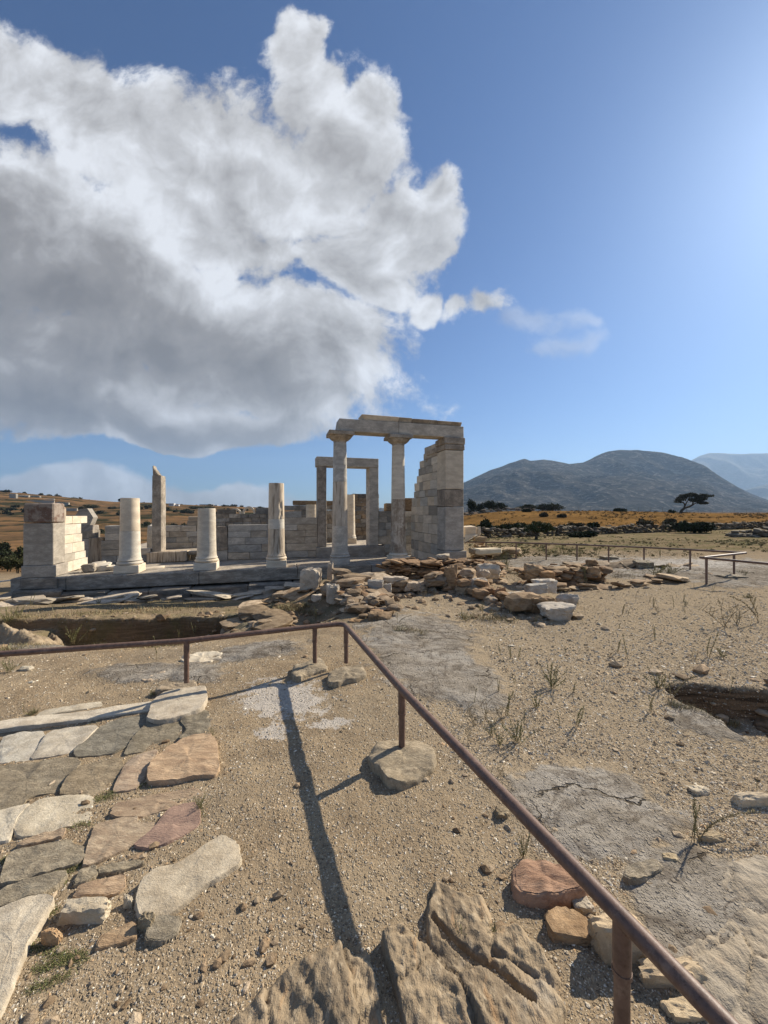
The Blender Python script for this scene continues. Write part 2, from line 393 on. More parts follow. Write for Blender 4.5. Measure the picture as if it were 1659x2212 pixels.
def ground_mat():
    m, nt, b, P, geo = new_mat('dry_ground'); b.inputs['Specular IOR Level'].default_value = 0; b.inputs['Roughness'].default_value = 1
    msk = attr(nt, 'mask'); rock, white, gold = sep(nt, msk); m2r, m2g, m2b = sep(nt, attr(nt, 'mask2'))
    big = noise(nt, P, .55, 5, .6); mid = noise(nt, P, 3.3, 6, .62); fine = noise(nt, P, 42, 5, .68)
    soil = mix(nt, mid.ss(.34, .68), (.375, .285, .18), (.255, .19, .12))
    soil = mix(nt, big.ss(.42, .66) * .75, soil, (.31, .25, .172))
    soil = mix(nt, m2b * .85, soil, (.30, .24, .165))
    v1 = voro(nt, P, 95); vc = voro(nt, P, 95, 'F1', 'Color'); vr, vg, vb = sep(nt, vc)
    peb = (1 - v1.ss(.22, .5)) * vr.ss(.45, .5)
    soil = mix(nt, peb * .7, soil, mix(nt, vg.ss(.2, .9), (.20, .155, .105), (.62, .55, .43)))
    v2 = voro(nt, P, 38); wr, wg, wb = sep(nt, voro(nt, P, 38, 'F1', 'Color'))
    peb2 = (1 - v2.ss(.2, .42)) * wr.ss(.72, .76)
    soil = mix(nt, peb2 * .75, soil, mix(nt, wg.ss(.2, .9), (.24, .19, .135), (.60, .54, .44)))
    soil = mix(nt, fine.ss(.52, .70) * .55, soil, (.19, .14, .088))
    soil = mix(nt, noise(nt, P, 130, 3, .7).ss(.56, .68) * .5, soil, (.13, .095, .06))
    soil = mix(nt, noise(nt, P, 100, 3, .7).ss(.62, .70) * .55, soil, (.55, .47, .35))
    rn = noise(nt, vmath(nt, 'MULTIPLY', P, (1, 1.8, 1)), 5, 7, .65, .9)
    rk = mix(nt, rn.ss(.35, .66), (.335, .295, .24), (.21, .18, .14))
    rk = mix(nt, noise(nt, P, 1.3, 5, .6).ss(.45, .62) * .6, rk, (.41, .375, .32))
    rk = mix(nt, fine.ss(.58, .75) * .25, rk, (.50, .45, .37))
    rk = mix(nt, (1 - ((noise(nt, P, 2.1, 5, .6, 1.2) - .5).ab() * 26).mn(1)).mx(0) * .7, rk, (.13, .105, .08))
    rm = (rock * 1.35 + (mid - .5) * 2.0 + (noise(nt, P, 12, 5, .65) - .5) * 1.0 - .36).ss(.05, .45)
    ce = voro(nt, vmath(nt, 'ADD', vmath(nt, 'MULTIPLY', P, (1, 1.7, 1)), vmath(nt, 'SCALE', noise(nt, P, 1.6, 5, .6, color=True), .9)), 1.5, 'DISTANCE_TO_EDGE')
    crack = ce.ss(.004, .022, 1, 0) * noise(nt, P, 1.1, 3).ss(.46, .56)
    rk = mix(nt, crack * .85, rk, (.075, .06, .042))
    soil = mix(nt, m2b * .5, soil, (.38, .30, .20))
    c = mix(nt, rm, soil, rk)
    wm = (white * 1.3 + (noise(nt, P, 9, 8, .74) - .5) * 3.4 - .5).ss(.1, .45)
    c = mix(nt, wm * .62, c, (.60, .56, .50))
    # steep cut faces: layered schist, darkened so the colour also holds their shade
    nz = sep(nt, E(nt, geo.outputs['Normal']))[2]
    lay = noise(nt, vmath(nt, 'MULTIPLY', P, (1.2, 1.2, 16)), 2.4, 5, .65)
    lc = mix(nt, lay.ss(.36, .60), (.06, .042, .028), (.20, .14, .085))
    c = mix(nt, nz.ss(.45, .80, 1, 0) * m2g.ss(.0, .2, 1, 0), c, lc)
    # far fields: straw gold, scrub and ploughed brown
    fn = noise(nt, P, .11, 7, .65); fn2 = noise(nt, vmath(nt, 'MULTIPLY', P, (.6, 1.2, 1)), .05, 7, .66)
    gd = mix(nt, fn.ss(.38, .62), (.27, .15, .052), (.17, .095, .036))
    gd = mix(nt, noise(nt, vmath(nt, 'MULTIPLY', P, (.6, 1.6, 1)), .9, 7, .7).ss(.47, .60) * .85, gd, (.075, .05, .02))
    c = mix(nt, gold, c, gd)
    hl = mix(nt, fn2.ss(.40, .58), (.215, .125, .06), (.125, .078, .042))
    hl = mix(nt, noise(nt, vmath(nt, 'MULTIPLY', P, (.8, 1.0, 1)), .04, 9, .7).ss(.47, .56), hl, (.036, .036, .02))
    c = mix(nt, m2g, c, hl)
    gr = noise(nt, P, 1.6, 7, .7)
    c = mix(nt, (m2r * 1.3).mn(1) * .8, c, mix(nt, noise(nt, vmath(nt, 'MULTIPLY', P, (.6, 1.6, 1)), .7, 7, .68).ss(.38, .6), (.30, .22, .135), (.17, .125, .075)))
    c = mix(nt, m2r * gr.ss(.44, .6) * .8, c, (.10, .115, .042))
    lk(nt, c, b.inputs['Base Color'])
    h = fine * .6 + noise(nt, P, 110, 3, .7) * .3 + peb * .6 + peb2 * .7 + mid * .8 + rm * rn * 1.1 - rm * crack * 1.6
    bump(nt, b, h, .9, .018)
    return m
M['ground'] = ground_mat()
def flat_tint(name, rough=.85, var=.35, sc=30, trans=0.):
    m, nt, b, P, geo = new_mat(name)
    c = mix(nt, noise(nt, P, sc, 4, .6).ss(.35, .7) * var, attr(nt, 'tint'), (.05, .04, .025))
    lk(nt, c, b.inputs['Base Color']); b.inputs['Roughness'].default_value = rough
    return m
M['pebble'] = flat_tint('pebble', .85, .3, 120)
M['leaf'] = flat_tint('leaf', .9, .3, 3)
M['weed'] = flat_tint('weed', .8, .25, 25)
M['bark'] = flat_tint('bark', .9, .5, 6)
def metal_mat():
    m, nt, b, P, geo = new_mat('brown_painted_metal')
    c = mix(nt, noise(nt, P, 28, 6, .65).ss(.42, .68), (.165, .10, .072), (.11, .066, .048))
    c = mix(nt, noise(nt, P, 9, 7, .74).ss(.55, .66) * .85, c, (.24, .16, .115))
    c = mix(nt, noise(nt, P, 70, 5, .7).ss(.60, .68) * .7, c, (.07, .035, .022))
    lk(nt, c, b.inputs['Base Color']); b.inputs['Roughness'].default_value = .50; b.inputs['Specular IOR Level'].default_value = .42
    bump(nt, b, noise(nt, P, 120, 4, .6) + noise(nt, P, 12, 3, .5), .35, .002); return m
M['metal'] = metal_mat()
def mountain_mat(name, a, b_, c_):
    m, nt, b, P, geo = new_mat(name); b.inputs['Specular IOR Level'].default_value = 0; b.inputs['Roughness'].default_value = 1
    n_ = noise(nt, P, .006, 9, .66); s_ = noise(nt, vmath(nt, 'MULTIPLY', P, (1, 1, 2)), .028, 7, .68)
    c = mix(nt, n_.ss(.40, .62), a, b_)
    c = mix(nt, s_.ss(.53, .64) * .85, c, c_)
    c = mix(nt, noise(nt, P, .05, 5, .7).ss(.53, .62) * .7, c, b_)
    c = mix(nt, noise(nt, P, .016, 7, .72).ss(.55, .63) * .6, c, c_)
    lk(nt, c, b.inputs['Base Color']); bump(nt, b, n_ * .6 + s_ * .5, 1, 30); return m
M['far_mountain'] = mountain_mat('hazed_mountain_rock', (.20, .19, .165), (.15, .145, .125), (.27, .26, .235))  # rock lightened so part of the distance haze is in its colour
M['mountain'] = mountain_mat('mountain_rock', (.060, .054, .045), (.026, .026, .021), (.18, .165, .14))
M['white_wall'] = stone_mat('white_render', (.72, .70, .66), (.62, .60, .56), (.78, .76, .72), .6, .1, .1, .01)
M['dark'] = flat_tint('dark_opening', .6, .1, 3)
M['fieldstone'] = stone_mat('field_stone', (.20, .172, .135), (.085, .072, .056), (.36, .32, .26), 3, .3, .5, .03)

# ------------------------------------------------------------------ the ground: one sheet out to the hills
def zg0(X, Y):
    X = np.asarray(X, float); Y = np.asarray(Y, float)
    z = np.zeros(np.broadcast(X, Y).shape)
    # right-hand side: level, dips to the field wall, rises to the crest
    right = sst(3, 16, X + (Y - 14) * .35)
    zr = np.interp(Y, [0, 9, 18, 34, 42, 55, 75, 95, 110, 140, 300, 900, 1e5], [0, 0, -.10, -.55, -.55, -.30, .9, 2.0, 1.6, -4, -12, 0, 10])
    zr = zr - sst(40, 90, X) * sst(70, 95, Y) * .7 * (1 - sst(110, 130, Y))
    # left-hand side: falls to the temple's foot, then to the valley and up the far hill
    crest = np.interp(X / np.maximum(Y, 1), [-3, -1.4, -1.0, -.85, -.71, -.6, -.4, -.2, 0, .3], [38, 36, 30, 22, 14, 12.5, 7, 4, 0, -4])
    zl = np.interp(Y, [0, 5.0, 6.0, 7.2, 10.4, 14, 20, 40, 70, 120, 160], [0, -.14, -.38, -.55, -.85, -1.0, -1.6, -4.2, -6.5, -8.0, -7.5])
    t = sst(150, 520, Y); zl = zl * (1 - t) + crest * t
    zl = zl - sst(560, 1500, Y) * (crest + 25)
    # towards the temple's middle the fall is weaker
    lw = 1 - sst(-3.8, -.6, X + (Y - 8) * .10)
    far = sst(16, 60, Y)
    lw2 = lw * (1 - far) + far * (1 - sst(-.25, .35, X / np.maximum(Y, 1)))
    zc = np.interp(Y, [0, 6, 9, 14, 20, 40], [0, 0, -.05, -.2, -.2, -.6])
    base = zc * (1 - right) + zr * right
    z = base * (1 - lw2) + zl * lw2
    return z
def zg(X, Y, detail=True):
    X = np.asarray(X, float); Y = np.asarray(Y, float)
    z = zg0(X, Y)
    # the trench on the left with its upright far face
    e = fbm(X, Y * 0 + 3.3, .8, 3, 5) * .5 + fbm(X, Y * 0 + 1.3, 5, 3, 15) * .06
    fr = 7.15 + e
    inx = sst(-6.1 + fbm(Y, X * 0, 1.5, 3, 8) * .5, -5.75, X) * (1 - sst(-3.55, -2.5, X + fbm(Y, X * 0, 1.7, 3, 9) * .6))
    top = -.34 - np.clip(Y - 7.2, 0, 4) * .13
    terr = sst(-.045, .045, Y - fr) * (1 - sst(10.3, 11.2, Y - X * .28 - 1.6)) * sst(-14, -9, X) * (1 - sst(-2.8, -1.6, X))
    z = z * (1 - terr) + np.maximum(z, top) * terr
    pit = inx * sst(5.2, 6.8, Y) * (1 - sst(-.045, .045, Y - fr)); z = z - pit * .36
    # the small cut on the right
    cutf = 3.62 + fbm(X, Y * 0 + 7, 1.3, 2, 25) * .25
    c_ = sst(2.62, 2.80, X + fbm(Y, X * 0, 4, 3, 27) * .2) * (1 - sst(-.05, .05, Y - cutf)) * sst(2.35, 3.3, Y + X * .05)
    z = z - c_ * .30
    # hollow left of the rubble wall
    z = z - .30 * np.exp(-(((X + 1.35) / .55) ** 2 + ((Y - 7.0) / .9) ** 2))
    ts, td = (X - OX) * EX + (Y - OY) * EY, (X - OX) * NX + (Y - OY) * NY
    inside = sst(-2.9, -2.5, ts) * (1 - sst(11.0, 11.6, ts)) * sst(-2.2, -1.0, td) * (1 - sst(12.6, 13.4, td))
    z = z * (1 - inside) + np.minimum(z, -.62) * inside
    if detail:
        near = 1 - sst(12, 60, Y)
        pav = np.clip(1.2 - np.hypot((X + 1.6) / 1.9, (Y - 2.2) / 1.5), 0, 1)
        z = z + near * (fbm(X, Y, .6, 4, 31) * .09 * (1 - sst(0, .5, pav)) * (.35 + .65 * sst(2, 6, Y)) + fbm(X, Y, 3.1, 4, 41) * (.016 + .03 * sst(4, 8, Y)) + fbm(X, Y, 13, 3, 51) * .013)
        z = z + sst(120, 400, Y) * fbm(X, Y, .006, 5, 61) * 9 + sst(20, 80, Y) * fbm(X, Y, .05, 4, 62) * .5
    return z
def axis(fine, lo, hi, growth, end_lo, end_hi):
    a = list(np.arange(lo, hi + 1e-6, fine)); s_ = fine
    while a[-1] < end_hi: s_ *= growth; a.append(a[-1] + s_)
    b = []; s_ = fine; x = lo
    while x > end_lo: s_ *= growth; x -= s_; b.append(x)
    return np.array(b[::-1] + a)
ax_ = axis(.028, -5.2, 5.0, 1.035, -9000, 9000); ay_ = axis(.028, .55, 8.0, 1.022, -40, 9000)
def ell(px, py, x, y, rx, ry, rot=0):
    a = R(rot); dx_, dy_ = px - x, py - y
    p = (dx_ * math.cos(a) + dy_ * math.sin(a)) / rx; q = (dy_ * math.cos(a) - dx_ * math.sin(a)) / ry
    return np.clip(1.35 - np.sqrt(p * p + q * q), 0, 1)
ROCKS = [  # bare bedrock, measured on the grid: x, y, rx, ry, rot
    (920, 1420, 150, 95, 28), (900, 1370, 140, 45, 5), (1010, 1480, 100, 60, 30), (1260, 1730, 190, 85, 8), (1330, 1800, 170, 60, -8),
    (1520, 1980, 190, 140, 30), (1450, 1880, 120, 70, 0), (1640, 2130, 150, 140, 0), (300, 1432, 110, 24, 0), (560, 1395, 110, 22, -4), (420, 1440, 70, 26, 0),
    (60, 1362, 110, 25, 0), (560, 1300, 90, 22, 0), (1400, 1222, 330, 26, 2), (1600, 1235, 150, 34, 0), (1200, 1205, 140, 14, 0), (1560, 1560, 130, 40, 10)]
XX, YY = np.meshgrid(ax_, ay_); ZZ = zg(XX, YY)
yv = np.maximum(YY, .3); PX = F + XX / yv * F; PY = 1106 + EYE / yv * F
rk_ = np.zeros_like(ZZ)
for q in ROCKS: rk_ = np.maximum(rk_, ell(PX, PY, *q))
rk_ = np.where(YY > .3, rk_, 0)
rr = sst(.25, .8, rk_ + fbm(XX, YY, 2.2, 4, 71) * .7)
ZZ = ZZ + rr * (.008 + .024 * fbm(XX * .7 + YY * .3, YY * 1.6 - XX * .4, 1.7, 4, 72, .5, True) * np.clip(YY / 4, .4, 2))
wht = np.maximum(ell(PX, PY, 610, 1508, 120, 52, 5) * (PY < 1560), ell(PX, PY, 590, 1577, 42, 22)); wht = np.maximum(wht, ell(PX, PY, 715, 1562, 55, 14, -5))
wht = np.maximum(wht, .7 * ell(PX, PY, 1450, 1212, 300, 20, 1))
far_r = sst(-.05, .1, XX / yv)
gold = sst(40, 47, YY - np.clip(XX, 0, 60) * .25) * far_r * (1 - sst(130, 160, YY))
hill = sst(14, 30, YY) * (1 - far_r) + sst(130, 160, YY) * far_r
green = (sst(16, 19, YY) * (1 - sst(44, 52, YY)) * sst(3, 7, XX)) * .85
grav = sst(850, 980, PX + np.clip(PY - 1500, 0, None) * -.9 + 60) * (YY > .5) * (YY < 14)
mask = np.stack([rk_, wht, np.clip(gold, 0, 1), np.ones_like(ZZ)], -1).reshape(-1, 4)
terrc = sst(5.2, 7.0, YY) * (1 - sst(13, 15, YY)) * sst(-14, -11, XX) * (1 - sst(-1.6, .2, XX))
ZZ = ZZ + terrc * (fbm(XX, YY, 5, 4, 81) * .05 + fbm(XX, YY, 18, 3, 82) * .02)
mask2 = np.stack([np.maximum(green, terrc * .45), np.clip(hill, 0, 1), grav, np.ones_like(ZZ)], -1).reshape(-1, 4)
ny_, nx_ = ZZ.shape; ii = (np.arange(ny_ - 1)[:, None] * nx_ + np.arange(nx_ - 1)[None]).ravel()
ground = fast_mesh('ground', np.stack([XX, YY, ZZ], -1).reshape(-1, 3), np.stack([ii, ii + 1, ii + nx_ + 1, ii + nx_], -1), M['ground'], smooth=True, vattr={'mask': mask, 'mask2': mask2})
tag(ground, kind='structure')
def ZG(x, y): return float(zg(np.array([x]), np.array([y]))[0])
def GG(x, y):              # the ground seen at grid point x, y
    z = 0.
    for _ in range(12):
        p = G(x, y, z); z = .5 * z + .5 * ZG(p[0], p[1])
    return G(x, y, z)

# ------------------------------------------------------------------ mountains
def mountain(name, prof, Y0, depth_f, depth_b, step, seed, mat, rough):
    xs = np.array([(p[0] - F) / F * Y0 for p in prof]); hs = np.array([(1106 - p[1]) / F * Y0 for p in prof])
    gx = np.arange(xs[0], xs[-1], step); gy = np.arange(-depth_f, depth_b, step)
    X, Yd = np.meshgrid(gx, gy); H = np.interp(X * np.where(Yd < 0, Y0 / (Y0 + Yd), 1.0), xs, hs)
    t = np.where(Yd < 0, 1 + Yd / depth_f, 1 - Yd / depth_b); t = np.clip(t, 0, 1)
    sp = fbm(X, Yd * .5, 1 / (depth_f * .42), 5, seed, .5, True)
    k = 4 * t * (1 - t)
    Z = H * (t ** 1.15) * (1 + k * (sp - .62) * 1.0) + fbm(X, Yd, 8 / depth_f, 5, seed + 7) * rough * (.25 + k) + EYE
    Z = Z - (1 - t) ** 4 * 30
    n1, n2 = Z.shape; i_ = (np.arange(n1 - 1)[:, None] * n2 + np.arange(n2 - 1)[None]).ravel()
    o = fast_mesh(name, np.stack([X, Yd + Y0, Z], -1).reshape(-1, 3), np.stack([i_, i_ + 1, i_ + n2 + 1, i_ + n2], -1), mat, smooth=True)
    tag(o, kind='structure'); return o
mountain('mountain', [(700, 1112), (860, 1098), (940, 1076), (1003, 1043), (1030, 1030), (1060, 1015), (1100, 1000), (1125, 993), (1133, 991), (1145, 995), (1175, 993), (1205, 998), (1230, 1001), (1260, 999), (1300, 980), (1315, 975),
    (1340, 972), (1380, 971), (1430, 976), (1460, 984), (1490, 993), (1530, 1010), (1545, 1022), (1560, 1032), (1590, 1050), (1620, 1066), (1659, 1082), (1720, 1098), (1800, 1112)], 3000, 1500, 900, 11, 5, M['mountain'], 70)
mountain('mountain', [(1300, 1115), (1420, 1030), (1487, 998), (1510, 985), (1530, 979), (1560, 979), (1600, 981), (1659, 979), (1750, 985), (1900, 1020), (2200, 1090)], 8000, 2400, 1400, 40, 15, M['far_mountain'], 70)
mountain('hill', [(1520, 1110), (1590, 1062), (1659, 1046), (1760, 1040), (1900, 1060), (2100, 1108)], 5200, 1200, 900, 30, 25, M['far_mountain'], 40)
mountain('hill', [(-700, 1040), (-200, 1075), (200, 1100), (420, 1099), (480, 1096), (500, 1097), (516, 1101), (550, 1096), (560, 1096), (600, 1101), (700, 1106), (900, 1110)], 3800, 900, 700, 24, 35, M['mountain'], 16)
# ------------------------------------------------------------------ the temple
rng = random.Random(7)
ZS, ZF = -.14, -.34          # top of the stylobate, floor behind it
SPACING = 2.10
def tint(lo=.8, hi=1.08, warm=.05):
    v = rng.uniform(lo, hi); w_ = rng.uniform(-warm, warm); return (v * (1 + w_), v, v * (1 - w_ * 1.3))
def ashlar(mb, along, a_of, face, thick, courses, lens=(.45, 1.05), fixed='d', cuts=None, lo=.66, hi=1.06, jit=.005, gap=.005, warm=.07):
    """courses: (z0, z1, a0, a1) from the bottom up; the wall runs along s (fixed d) or along d (fixed s)"""
    for z0, z1, a0, a1 in courses:
        a = a0
        while a < a1 - .02:
            L = rng.uniform(*lens); b = a + L
            if a1 - b < lens[0] * .6: b = a1
            o = rng.uniform(-.008, .008); cc = tint(lo, hi, warm)
            if rng.random() < .27: cc = (cc[0] * .66, cc[1] * .69, cc[2] * .73)
            if fixed == 'd': tbox(mb, a + gap, b - gap, face + o, face + thick, z0 + gap, z1 - gap, cc, .007, jit, rng)
            else: tbox(mb, face + o, face + thick, a + gap, b - gap, z0 + gap, z1 - gap, cc, .007, jit, rng)
            a = b
def zpx(y, x, d): return on_d(x, y, d)[1]

# platform: stylobate blocks and the course below, top slabs and the floor behind
p0 = T(-2.4, -.42, -1.0)
plat = thing('temple_platform', p0, 'long grey marble step course the temple columns stand on', 'platform')
mb = MB(); a = -2.72; ends = [-2.68, -1.42, 1.95, 4.85, 7.3, 9.35, 11.25]
for i in range(len(ends) - 1):
    tbox(mb, ends[i] + .004, ends[i + 1] - .004, -.43 + rng.uniform(-.012, .012), .62, -.53, ZS - rng.uniform(0, .004), tint(1.0, 1.2), .022, .010, rng)
mb.build('stylobate_course', M['krepis'], plat)
mb = MB(); a = -2.95
while a < 9.2:
    L = rng.uniform(.9, 1.9); tbox(mb, a, a + L - .02, -.70 + rng.uniform(-.07, .05), .5, -.98, -.545 - rng.uniform(0, .04), tint(.8, 1.1), .03, .025, rng); a += L
mb.build('foundation_course', M['krepis'], plat)
mb = MB(); tbox(mb, -2.4, 11.2, .625, 3.9, -.9, ZF, (.95, .93, .9), .01); mb.build('porch_floor', M['marble_old'], plat)
mb = MB(); tbox(mb, -2.4, 11.2, 4.45, 12.4, -.9, .02, (.95, .93, .9), .01); mb.build('inner_floor', M['marble_old'], plat)

def lathe(prof, seg=40, wob=0., seed=0, chips=()):
    V = []; Fc = []
    for i, (r, z) in enumerate(prof):
        for k in range(seg):
            g = 2 * math.pi * k / seg; rr_ = r
            if wob: rr_ = r * (1 + wob * float(fbm(math.cos(g) * 1.5 + seed, math.sin(g) * 1.5 + z * 2, 1.6, 4, seed)))
            for (g0, z0_, wr, hr, dep) in chips:
                dd = ((((g - g0 + math.pi) % (2 * math.pi)) - math.pi) / wr) ** 2 + ((z - z0_) / hr) ** 2
                if dd < 1: rr_ -= dep * (1 - dd) ** .5
            V.append((rr_ * math.cos(g), rr_ * math.sin(g), z))
    n = len(prof)
    for i in range(n - 1):
        for k in range(seg):
            l = (k + 1) % seg; Fc.append((i * seg + k, i * seg + l, (i + 1) * seg + l, (i + 1) * seg + k))
    Fc.append(tuple(range(seg))[::-1]); Fc.append(tuple((n - 1) * seg + k for k in range(seg)))
    return np.array(V), Fc
def dense(prof, step=.06):
    out = [prof[0]]
    for a, b in zip(prof, prof[1:]):
        n = max(1, int(abs(b[1] - a[1]) / step))
        out += [(a[0] + (b[0] - a[0]) * k / n, a[1] + (b[1] - a[1]) * k / n) for k in range(1, n + 1)]
    return out
def smooth_by_angle(o, ang=35):
    me = o.data; bm = bmesh.new(); bm.from_mesh(me)
    for f in bm.faces: f.smooth = True
    for e in bm.edges:
        if len(e.link_faces) == 2 and e.calc_face_angle(0) > R(ang): e.smooth = False
    bm.to_mesh(me); bm.free()
def column(k, top, drums, label, rb=.285, rt=.235, square=True, half=.32, capital=False, tilt=0, mats=('marble',), seed=1, d=0., zb=ZS, s=None, broken=0., chips=()):
    s_ = k * SPACING if s is None else s
    base = T(s_, d, zb); c = thing('marble_column', base, label, 'column', 'marble columns of the temple front')
    def put(name, prof, mat, col, wob=.012, ch=(), sm=True):
        v, f = lathe(prof, 44, wob, seed, ch); m_ = MB(); m_.add(v + base, f, col); o = m_.build(name, M[mat], c); smooth_by_angle(o); return o
    ph = .235
    if square:
        m_ = MB(); tbox(m_, s_ - half, s_ + half, d - half, d + half, zb, zb + ph, tint(.95, 1.08), .012, .004, rng); m_.build('plinth', M[mats[0]], c)
    else: put('plinth', dense([(half * .96, 0), (half, .02), (half, ph - .02), (half * .97, ph)]), mats[0], tint(.8, .95), .01)
    t = [(rb * 1.02, ph + .001)] + [(rb * 1.02 + .062 * math.sin(g), ph + .05 - .05 * math.cos(g)) for g in np.linspace(.3, math.pi - .2, 9)] + [(rb * 1.06, ph + .105), (rb * 1.06, ph + .12)]
    put('base_ring', t, mats[0], tint(.95, 1.05), .006)
    # the shaft in drums, flaring at the foot
    H0 = ph + .1215; Ht = top - zb - (.36 if capital else 0)
    def rad(z):
        q = (z - H0) / (4.17 - H0); r = rb + (rt - rb) * min(1, q)
        return r + .045 * math.exp(-(z - H0) / .055)
    zz = [H0] + [z - zb for z in drums] + [Ht]
    for i in range(len(zz) - 1):
        a, b = zz[i], zz[i + 1]; hs = list(np.arange(a, b, .05)) ; hs = [h for h in hs if b - h > .02]
        p = [(rad(h), h) for h in hs]
        p[0] = (p[0][0] - .006, a + .0015); p.insert(1, (rad(a), a + .008)); p += [(rad(b), b - .008), (rad(b) - .006, b - .0015)]
        p = sorted(p, key=lambda q: q[1])
        v, f = lathe(p, 44, .016, seed + i, chips)
        if i == len(zz) - 2 and broken:
            g = np.arctan2(v[:, 1], v[:, 0]); cut = b - broken * (.5 + fbm(np.cos(g) * 1.3 + seed, np.sin(g) * 1.3, 1.2, 3, seed))
            v[:, 2] = np.minimum(v[:, 2], cut)
        m_ = MB(); m_.add(v + base, f, tint(.92, 1.06)); o = m_.build('drum', M[mats[min(i + 1, len(mats) - 1)]], c); smooth_by_angle(o)
    if capital:
        z1 = Ht
        ech = [(rt * .98, z1 + .001), (rt * 1.0, z1 + .05), (rt * 1.06, z1 + .06), (rt * 1.08, z1 + .075)] + [(rt * 1.08 + .17 * q ** .62, z1 + .075 + .135 * q) for q in np.linspace(.08, 1, 9)] + [(rt * 1.08 + .165, z1 + .222)]
        put('echinus', ech, mats[-1], tint(.9, 1.0), .006)
        m_ = MB(); h_ = .425; tbox(m_, s_ - h_, s_ + h_, d - h_, d + h_, zb + z1 + .224, zb + z1 + .36, tint(.82, .92), .015, .006, rng); m_.build('abacus', M['marble_old'], c)
    return c
ARC0 = 4.37
column(0, zpx(1076, 281, 0), [1.09], 'two-drum broken marble column beside the rust-stained pier', chips=((4.0, 1.35, .10, .16, .03),), mats=('marble', 'marble', 'marble'), seed=11, half=.325, rb=.275, rt=.21)
column(1, zpx(1098, 446, 0), [], 'shortest smooth cream column stump, between two taller broken columns', mats=('marble', 'marble'), seed=12, half=.325, rb=.28, rt=.215)
column(2, zpx(1044, 597, 0), [1.10, 1.42], 'tall headless column with chipped upper shaft, nearest the doorway', mats=('marble', 'marble_streak', 'marble', 'marble_streak'), seed=13, half=.315, rb=.265, rt=.225,
       chips=((5.6, 2.0, .25, .14, .035), (5.7, 1.75, .16, .10, .04), (5.5, 1.62, .2, .08, .03), (5.2, 1.3, .08, .1, .03)))
column(3, ARC0, [1.18, 2.68], 'full-height column with capital and brown streaked middle drum', square=False, half=.345, capital=True, mats=('marble_grey', 'marble_grey', 'marble_streak', 'marble_grey', 'marble_old'), seed=14, rb=.272, rt=.222)
column(4, ARC0, [2.10], 'full-height column with capital and mottled lower drum, next to the right wall', half=.335, capital=True, mats=('marble', 'marble_mottle', 'marble', 'marble_old'), seed=15, rb=.272, rt=.222)

# architrave and the course on it
sL, _ = on_d(c2(690, 150)[0], c2(690, 150)[1], -.3); sR, _ = on_d(c2(1462, 200)[0], c2(1462, 200)[1], -.3); sM, _ = on_d(c2(1066, 170)[0], c2(1066, 170)[1], -.3)
zT = on_d(*c2(705, 111), -.3)[1]
arch = thing('architrave', T(sL, 0, ARC0), 'marble architrave beam spanning two columns and the right wall', 'beam')
mb = MB(); v, f = cbox((sL, -.3, ARC0 + .002), (sM - .004, .3, zT), .012, .004, rng); v = v.copy()
sel = (v[:, 0] < sL + .3) & (v[:, 2] > zT - .05); v[sel, 0] += .07
mb.add(np.array([T(*p) for p in v]), f, (.9, .9, .9)); mb.build('left_block', M['marble_grey'], arch).name = 'beam_block'
mb = MB(); tbox(mb, sM + .004, sR, -.3, .3, ARC0 + .002, zT, (.98, .97, .95), .012, .004, rng); mb.build('beam_block', M['marble_grey'], arch)
q0, _ = on_d(*c2(840, 105), -.34); qa, _ = on_d(*c2(1068, 120), -.34); qb, _ = on_d(*c2(1150, 125), -.34); q1, _ = on_d(*c2(1452, 145), -.34)
zU = on_d(*c2(1000, 97), -.34)[1]
corn = thing('cornice_course', T(q0, 0, zT), 'thin broken marble course lying along the top of the architrave', 'cornice')
def cpiece(a, b, top, mat, col, lift=0.):
    m_ = MB(); v, f = cbox((a, -.34, zT + .003), (b, .26, top), .014, .006, rng); v = v.copy(); v[(v[:, 1] < -.2) & (v[:, 2] < zT + .06), 1] += .10
    if lift: v[(v[:, 0] < a + .2) & (v[:, 2] < top - .05), 0] += .10
    m_.add(np.array([T(*p) for p in v]), f, col); m_.build('cornice_block', M[mat], corn)
cpiece(q0, qa - .005, zU, 'marble', (1, 1, 1), 1); cpiece(qa + .005, qb - .005, zU - .01, 'marble_grey', (.82, .82, .82)); cpiece(qb + .005, (qb + q1) / 2, zU - .03, 'marble_old', (.8, .8, .8)); cpiece((qb + q1) / 2 + .006, q1, zU - .035, 'marble_old', (.9, .88, .85))

# right-hand wall ending in a pier
sA, _ = on_d(*c2(1350, 600), -.32); sB = sR - .01
DW = 3.8                                                       # face of the door wall
rw = thing('pier_wall', T(sA, 0, ZF), 'stepped marble side wall with tall pier under the architrave right end', 'wall')
def zz2(y): return on_d(c2(1410, y)[0], c2(1410, y)[1], -.32)[1]
pz = [(ZS, zz2(921), 'marble_grey', .08), (zz2(920), zz2(651), 'marble_grey', 0), (zz2(649), zz2(546), 'marble_old', 0), (zz2(544), zz2(306), 'marble', 0)]
for i, (z0, z1, mt, ex) in enumerate(pz):
    m_ = MB(); tbox(m_, sA - ex * .3, sB + ex, -.32 - ex, .42, z0 + .003, z1 - .003, ((.75, .75, .76), (.82, .82, .83), (.72, .69, .66), (.92, .9, .86))[i], .014, .008, rng); m_.build('pier_block', M[mt], rw)
m_ = MB(); z0 = zz2(304); tbox(m_, sA - .03, sB + .03, -.35, 1.42, z0, z0 + .20, (.82, .8, .78), .02, .008, rng); tbox(m_, sA - .05, sB + .04, -.37, .5, z0 + .21, ARC0 - .004, (.78, .76, .74), .02, .01, rng); m_.build('pier_capital', M['marble_old'], rw)
